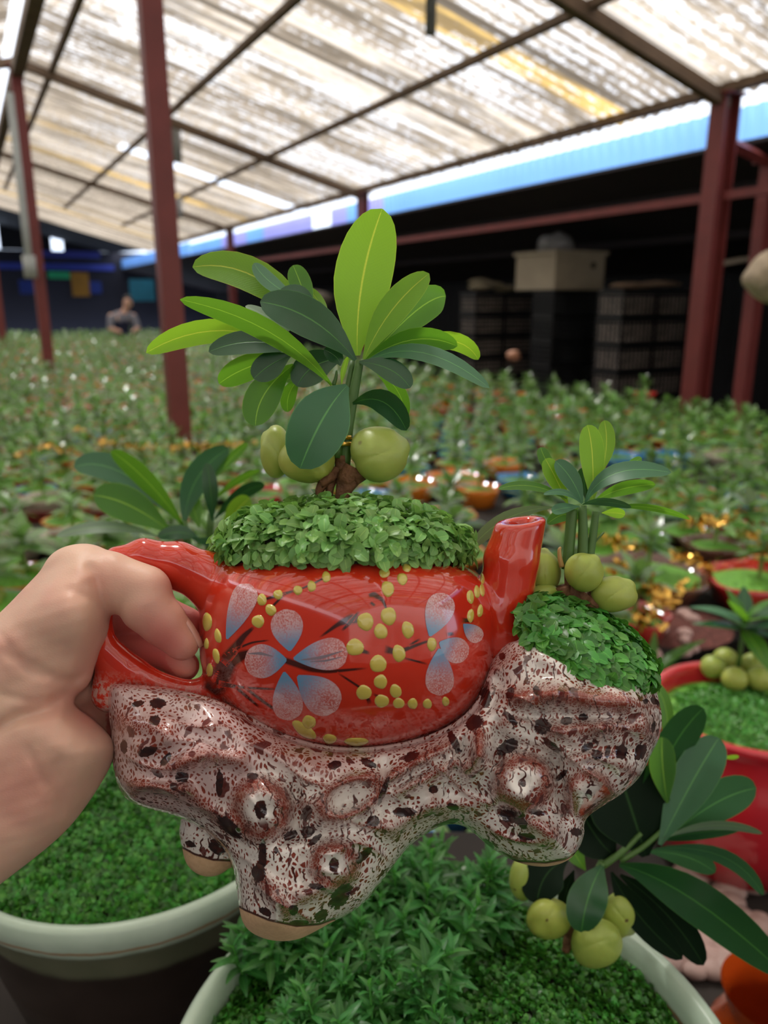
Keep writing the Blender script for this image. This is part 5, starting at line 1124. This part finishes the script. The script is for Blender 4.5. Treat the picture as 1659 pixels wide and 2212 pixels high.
# thumb nail, seen edge on
o = MB(); n_, m_ = 10, 7; V = []
a0 = np.array((385., 1322, -62)); a1 = np.array((433., 1396, -60)); ax_ = (a1-a0)/np.linalg.norm(a1-a0); out = np.array((ax_[1], -ax_[0], 0)); 
for i in range(n_+1):
    t = i/n_; c = a0 + (a1-a0)*t + out*(4+5*math.sin(t*math.pi)); wd = 26*math.sin(math.pi*min(.97, .12+.8*t))**.5
    for j in range(m_): s = -1+2*j/(m_-1); V.append(c + np.array((0, 0, 1.))*wd*s - out*10*s*s)
V = np.array(V); q = [(i*m_+j, i*m_+j+1, (i+1)*m_+j+1, (i+1)*m_+j) for i in range(n_) for j in range(m_-1)]; W = world(V); o.add(W, [q]); nl = o.build('nail', NAIL); nl.parent = hb
sm = nl.modifiers.new('thick', 'SOLIDIFY'); sm.thickness = .0008; tag(nl, 'pale pink thumbnail')

# ---------------------------------------------------------------- big pots below
CEL = glaze('celadon_glaze', (.32, .43, .33), .25, .2, 30.); 
def pot_mat():
    m, nt, b = M('two_tone_stoneware'); t = N(nt, 'TexCoord'); s_ = N(nt, 'SeparateXYZ'); L(nt, t.outputs['Object'], s_.inputs[0]); n = noise(nt, t.outputs['Object'], 30., 4)
    zz = mth(nt, 'ADD', s_.outputs[2], mth(nt, 'MULTIPLY', n.outputs[0], .008))
    c = mix(nt, n.outputs[0], (.33, .44, .34), (.55, .66, .55)); 
    lo = mix(nt, n.outputs[0], (.10, .12, .07), (.2, .2, .13)); lo2 = mix(nt, n.outputs[0], (.018, .012, .009), (.05, .035, .03))
    rimln = mth(nt, 'SUBTRACT', 1., step(nt, mth(nt, 'ABSOLUTE', mth(nt, 'SUBTRACT', zz, .1775)), .0007, .0024))
    c = mix(nt, step(nt, zz, .167, .175), lo, c); c = mix(nt, step(nt, zz, .138, .146), lo2, c); c = mix(nt, mth(nt, 'MULTIPLY', rimln, .8), c, (.34, .17, .06))
    L(nt, c, b.inputs['Base Color']); b.inputs['Roughness'].default_value = .35; return m
STONE = pot_mat()
ZT = 1.18; PZ = ZS
def big_pot(cx, cy, r, label, zt=ZT):
    z0 = ZS; h = zt - z0; t_ = thing('glazed_pot', (cx, cy, z0), label, 'pot')
    o = MB(); o.lathe([(r*.55, 0), (r*.72, .003), (r*.86, h*.45), (r*.93, h*.8), (r*.99, h*.86), (r*1.02, h*.93), (r*1.02, h*.985), (r*1.0, h), (r*.965, h*.995), (r*.945, h*.94), (r*.94, h*.86)], 96, (cx, cy, z0)); o.build('bowl', STONE, t_)
    o = MB(); o.lathe([(r*.95, h*.85), (r*.9, h*.885), (r*.6, h*.96), (r*.3, h*1.0), (.001, h*1.01)], 64, (cx, cy, z0)); o.build('soil', SOIL, t_); return t_
LC, LR_ = (-.2156, .5887), .1512; RC, RR_ = (.0406, .3392), .1635
big_pot(*LC, LR_, 'wide dark stoneware pot with a celadon rim under the wrist, filled with fine moss')
big_pot(*RC, RR_, 'wide celadon pot under the stump feet, planted with sprigs, moss and a bonsai')
def moss_bed(cx, cy, r, zt, n, size, label, mat, cond=None, seed=1, z0=None):
    g_ = np.random.default_rng(seed); o = MB(); z0 = ZS if z0 is None else z0; h = zt-z0; PZ = z0; a = g_.uniform(0, 2*np.pi, n); q_ = np.sqrt(g_.uniform(0, 1, n))*.955; x = cx + r*q_*np.cos(a); y = cy + r*q_*np.sin(a)
    z = PZ + h*(1.01 - .13*q_**2.2) + .002 + .0025*np.sin(x*100)*np.sin(y*86); P = np.stack([x, y, z], 1)
    if cond is not None: P = P[cond(P)]
    Nr = np.stack([P[:, 0]-cx, P[:, 1]-cy, np.full(len(P), r*1.6)], 1)
    # vectorised: a small cupped oval leaf each
    V0 = np.array([(0, 0, 0), (.35, .34, .12), (.35, -.34, .12), (.75, .3, .14), (.75, -.3, .14), (1., 0, .05), (.5, 0, .02)]); q3 = np.array([(0, 6, 1), (0, 2, 6), (1, 6, 3), (2, 4, 6), (3, 6, 5), (4, 5, 6)]); U0 = np.array([(.5, 0), (1, .3), (0, .3), (1, .7), (0, .7), (.5, 1), (.5, .5)])
    m_ = len(P); n_ = Nr/np.linalg.norm(Nr, axis=1)[:, None]; A_ = g_.normal(size=(m_, 3)); A_ -= n_*(A_*n_).sum(1)[:, None]; A_ /= np.linalg.norm(A_, axis=1)[:, None]; k = g_.uniform(.0, .9, m_)[:, None]
    d = A_*np.cos(k) + n_*np.sin(k); s_ = np.cross(n_, d); s_ /= np.linalg.norm(s_, axis=1)[:, None]; up = np.cross(d, s_); sz = (size*g_.uniform(.6, 1.3, m_))[:, None, None]
    V = P[:, None] + sz*(V0[None, :, :1]*d[:, None] + V0[None, :, 1:2]*s_[:, None] + V0[None, :, 2:]*up[:, None]); F_ = (np.arange(m_)*7)[:, None, None] + q3[None]
    o.add(V.reshape(-1, 3), [F_.reshape(-1, 3)], np.tile(U0, (m_, 1))); return tag(o.build('moss_carpet', mat), label, 'moss', None, 'stuff')
moss_bed(*LC, LR_*.97, ZT, 19000, .0062, 'fine deep green moss filling the dark stoneware pot below the wrist', CARP, seed=2)
moss_bed(*RC, RR_*.97, ZT, 24000, .0052, 'short green moss carpet in the celadon pot under the feet of the stump', CARP, seed=3)

# sprigs
def sprig_mesh(seed, ht=.05, L_=.022):
    g_ = np.random.default_rng(seed); o = MB(); lean = g_.normal(size=2)*.2
    o.tube([(0, 0, 0), (lean[0]*ht*.5, lean[1]*ht*.5, ht*.5), (lean[0]*ht, lean[1]*ht, ht)], .0009, 5, False)
    for i in range(20):
        k = i/20; a = i*2.4; el = math.radians(10 + 60*k**1.5 + g_.uniform(-12, 12)); l = L_*(1.15-.6*k)*g_.uniform(.8, 1.2); V, q, U = leaf_strip(l, l*.15, g_.uniform(.05, .5), 5, .3)
        o.add(rotz(roty(V, el), a) + np.array([lean[0]*ht*(.3+.7*k), lean[1]*ht*(.3+.7*k), ht*(.3+.7*k)]), [q], U)
    return o.build('leafy_sprig', SPRIG)
sp = [sprig_mesh(i, .03+.004*i, .02+.0015*(i % 4)) for i in range(6)]
g = np.random.default_rng(21); cnt_ = 0; spx = []
tries = 0
while cnt_ < 140 and tries < 9000:
    tries += 1; px = g.uniform(440, 1090); py = g.uniform(1830, 2330); p = at(px, py, CAMH-ZT)
    dx, dy = p[0]-RC[0], p[1]-RC[1]
    if math.hypot(dx, dy) > RR_*.93: continue
    if px > 700 + (py-1800)*.55 and py > 2000 and px > 960: continue
    if px < 620 and py > 2090: continue
    if any((p[0]-a)**2 + (p[1]-b)**2 < .008**2 for a, b in spx): continue
    spx.append((p[0], p[1])); q_ = math.hypot(dx, dy)/RR_; z = ZS + (ZT-ZS)*(1.01-.13*q_**2.2)
    c = sp[cnt_ % 6].copy(); COL.objects.link(c); c.location = (p[0], p[1], z); c.rotation_euler = (g.normal()*.12, g.normal()*.12, g.uniform(0, 6.28)); s_ = g.uniform(.55, .85)*(1.35 if dy > .06 else 1.); c.scale = (s_, s_, s_)
    wr = 'along the back rim of the celadon pot' if dy > .075 else ('hanging by the rim nearest the dark pot' if dx < -.085 else ('in the middle of the celadon pot' if dy > -.03 else 'in the front of the celadon pot'))
    tag(c, 'narrow leaved green sprig in the clump ' + wr, 'sprig', 'sprigs ' + wr); cnt_ += 1
for s_ in sp: bpy.data.objects.remove(s_)

# bonsai in the celadon pot
D2 = .505
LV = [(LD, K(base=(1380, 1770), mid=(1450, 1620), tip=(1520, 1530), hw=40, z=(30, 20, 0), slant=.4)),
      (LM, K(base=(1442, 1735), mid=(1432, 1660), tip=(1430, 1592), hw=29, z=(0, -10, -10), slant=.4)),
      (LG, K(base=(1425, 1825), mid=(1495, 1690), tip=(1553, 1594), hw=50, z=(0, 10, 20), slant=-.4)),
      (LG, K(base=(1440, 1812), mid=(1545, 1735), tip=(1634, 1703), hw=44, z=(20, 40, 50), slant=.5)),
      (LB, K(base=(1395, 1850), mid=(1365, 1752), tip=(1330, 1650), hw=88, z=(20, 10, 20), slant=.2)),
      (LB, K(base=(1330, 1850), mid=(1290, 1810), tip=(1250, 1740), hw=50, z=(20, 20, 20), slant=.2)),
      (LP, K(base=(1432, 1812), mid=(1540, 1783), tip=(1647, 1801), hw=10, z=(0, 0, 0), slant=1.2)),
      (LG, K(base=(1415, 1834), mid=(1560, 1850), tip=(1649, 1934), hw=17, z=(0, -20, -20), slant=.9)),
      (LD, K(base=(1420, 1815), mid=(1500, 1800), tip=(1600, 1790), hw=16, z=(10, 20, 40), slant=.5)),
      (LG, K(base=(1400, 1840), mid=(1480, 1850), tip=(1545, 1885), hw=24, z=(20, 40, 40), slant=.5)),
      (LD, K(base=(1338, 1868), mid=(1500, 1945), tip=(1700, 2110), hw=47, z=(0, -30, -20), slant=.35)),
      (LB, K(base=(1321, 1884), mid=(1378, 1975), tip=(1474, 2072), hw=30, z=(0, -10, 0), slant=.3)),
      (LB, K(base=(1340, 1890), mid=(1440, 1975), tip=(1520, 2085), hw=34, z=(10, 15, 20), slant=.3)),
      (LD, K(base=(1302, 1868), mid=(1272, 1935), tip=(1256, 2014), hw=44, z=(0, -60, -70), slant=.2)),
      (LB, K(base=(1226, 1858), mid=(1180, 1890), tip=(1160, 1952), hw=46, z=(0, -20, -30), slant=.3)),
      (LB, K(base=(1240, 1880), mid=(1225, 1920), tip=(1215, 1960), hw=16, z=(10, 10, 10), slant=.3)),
      (LM, K(base=(1265, 1880), mid=(1245, 1850), tip=(1235, 1830), hw=18, z=(10, 10, 10), slant=.3)),
      (LM, K(base=(1432, 1640), mid=(1440, 1540), tip=(1405, 1470), hw=16, z=(50, 60, 60), slant=.5)),
      (LY, K(base=(1560, 1636), mid=(1580, 1636), tip=(1596, 1634), hw=5, z=(60, 60, 60), slant=.5))]
tree('bonsai_tree', 'dark leaved bonsai with yellow green fruits growing in the celadon pot beneath the stump', LV,
     [[(1302, 1862, 5, 9), (1270, 1930, 20, 11), (1240, 2000, 30, 13)], [(1385, 1800, 10, 5), (1345, 1840, 5, 7), (1302, 1870, 5, 8)], [(1435, 1790, 10, 5), (1390, 1830, 8, 6), (1340, 1860, 5, 7)]],
     [[(1240, 1985, 25, 16), (1228, 2030, 25, 12), (1222, 2055, 25, 9)]],
     [((1184, 1983, -20), (50, 46, 46), (-.4, .6, -.6)), ((1289, 2037, -30), (55, 55, 52), (.6, -.2, -.6)), ((1128, 1898, 10), (28, 48, 36)), ((1340, 1976, 20), (40, 50, 44), (.6, .6, .2))], D2, (1225, 2050, 25))
# plant behind the teapot on the left
D3 = .62
LV = [(LG, K(base=(392, 1128), mid=(262, 1020), tip=(160, 1010), hw=30, z=(30, 10, 0), slant=.5)),
      (LM, K(base=(398, 1138), mid=(318, 1040), tip=(240, 974), hw=21, z=(0, -20, -30), slant=-.7)),
      (LM, K(base=(370, 1150), mid=(280, 1092), tip=(202, 1070), hw=38, z=(-10, -50, -60), slant=.4)),
      (LG, K(base=(398, 1132), mid=(425, 1035), tip=(494, 969), hw=30, z=(10, 20, 30), slant=.5)),
      (LD, K(base=(458, 1125), mid=(455, 1060), tip=(447, 1000), hw=17, z=(-10, -30, -30), slant=.3)),
      (LM, K(base=(465, 1078), mid=(510, 1040), tip=(562, 1015), hw=8, z=(0, -10, -20), slant=.8)),
      (LD, K(base=(463, 1122), mid=(520, 1068), tip=(572, 1048), hw=15, z=(0, -10, -20), slant=.8)),
      (LY, K(base=(480, 1142), mid=(512, 1102), tip=(540, 1076), hw=22, z=(-10, -40, -50), slant=.2)),
      (LP, K(base=(340, 1158), mid=(230, 1138), tip=(122, 1158), hw=13, z=(-10, -50, -60), slant=1.)),
      (LD, K(base=(430, 1165), mid=(390, 1150), tip=(340, 1160), hw=16, z=(-20, -40, -50), slant=.9)),
      (LM, K(base=(455, 1040), mid=(500, 990), tip=(535, 958), hw=10, z=(20, 40, 50), slant=.6)),
      (LG, K(base=(410, 1160), mid=(445, 1170), tip=(470, 1166), hw=9, z=(-20, -50, -60), slant=1.)),
      (LM, K(base=(430, 1140), mid=(415, 1090), tip=(400, 1060), hw=20, z=(20, 30, 40), slant=.4))]
tree('leafy_plant', 'broad leaved green plant standing just behind the teapot handle and the knuckles', LV,
     [[(396, 1125, 5, 8), (420, 1250, 40, 10), (490, 1600, 190, 12)], [(456, 1110, 5, 7), (446, 1250, 40, 9), (492, 1600, 190, 11)], [(485, 1140, 0, 6), (455, 1185, 5, 8)]], [[(489, 1570, 180, 14), (494, 1640, 200, 16), (497, 1690, 211, 18)]], [], D3, (497, 1687, 211), cat='plant')

# crimson pot with its own bonsai, orange jar, small things at right
CR = glaze('crimson_glaze', (.52, .018, .03), .2)
t_ = thing('crimson_pot', (.569, 1.08, .735), 'bright crimson round pot with a moulded band and white loop mark, bonsai inside', 'pot'); o = MB(); r = .135; h = .262
o.lathe([(r*.7, 0), (r*.95, .02), (r*1.2, h*.5), (r*1.16, h*.75), (r*1.0, h*.88), (r*1.06, h*.93), (r*1.1, h*.97), (r*1.05, h), (r*.97, h*.97), (r*.93, h*.88)], 80, (.569, 1.08, .735)); o.build('bowl', CR, t_)
o = MB(); moss_dome(o, r*.97, .012, 40, c=(.569, 1.08, .735+h*.88)); o.build('moss', MG, t_)
o = MB()
def on_bowl(ang, z, rr): return (.569+rr*math.cos(ang), 1.08+rr*math.sin(ang), .735+z)
for k_ in range(3):
    a0_ = -1.55 + k_*.16; o.tube([on_bowl(a0_, .15, r*1.19), on_bowl(a0_+.02, .11, r*1.17), on_bowl(a0_+.07, .10, r*1.165), on_bowl(a0_+.12, .115, r*1.175), on_bowl(a0_+.13, .15, r*1.19)], .006, 8)
o.build('loop_mark', plain('cream_slip', (.6, .5, .42), .5), t_)
moss_bed(.569, 1.08, r*.98, .982, 7000, .007, 'curly green moss in the crimson pot around the small bonsai', MOSSD, seed=8, z0=.735)
def small_bonsai(px, py, h_, d, label, sc=1.):
    """px, py of the stem foot on the moss"""
    p = at(px, py, h_); t_ = thing('bonsai_tree', p, label, 'bonsai'); gg = np.random.default_rng(int(px))
    for i in range(15):
        k_ = i/15; a = i*2.4; el = math.radians(-8 + 75*k_**1.3 + gg.uniform(-8, 8)); l = .075*sc*(1.1-.35*k_)*gg.uniform(.85, 1.15); V, q, U = leaf_strip(l, l*.2, gg.uniform(.05, .3), 8, .2)
        o = MB(); o.add(rotz(roty(V, el), a) + p + [0, 0, sc*(.085+.02*k_)], [q], U); o.build('leaf', [LD, LG, LM, LD][i % 4] if i < 12 else LM, t_)
    o = MB(); o.tube([p, p+[0, 0, .1*sc]], .004, 8); o.build('stem', STEM, t_)
    for i in range(5):
        a = i*1.26+gg.uniform(0, .5)-1.2; V, q = uvs(10); o = MB(); o.add(V*[.0185*sc, .0185*sc, .0175*sc] + p + [.034*sc*math.cos(a), .034*sc*math.sin(a), .024*sc], [q]); o.build('nut', NUT, t_)
    return t_
small_bonsai(1590, 1478, .63, 0, 'small round nutted bonsai in the crimson pot, pale oval leaves', 1.15)
JAR = glaze('orange_red_glaze', (.62, .09, .01), .2, .5, 9.)
p = at(1665, 2120, .62); o = MB(); zj = .735
o.lathe([(.035, 0), (.06, .01), (.072, .08), (.06, .14), (.045, .17), (.05, .185), (.055, .2)], 48, (p[0]+.03, p[1]+.03, zj)); tag(o.build('orange_jar', JAR), 'glossy orange red gourd shaped jar at the lower right, outside the celadon rim', 'jar')
g = np.random.default_rng(31)
WH = plain('pale_pebble', (.4, .27, .24), .6, var=.3, sc=30)
for i in range(70):
    px = g.uniform(1400, 1660); py = g.uniform(1880, 2100); p = at(px, py, CAMH-.745)
    if math.hypot(p[0]-RC[0], p[1]-RC[1]) < RR_*1.05 : continue
    V, q = uvs(6); o = MB(); r_ = g.uniform(.012, .022); o.add(V*[r_*1.3, r_, r_*.7] + p, [q]); tag(o.build('pebble', WH), 'pale pinkish pebble lying between the celadon pot and the crimson pot', 'pebble', 'pebbles beside the celadon pot')
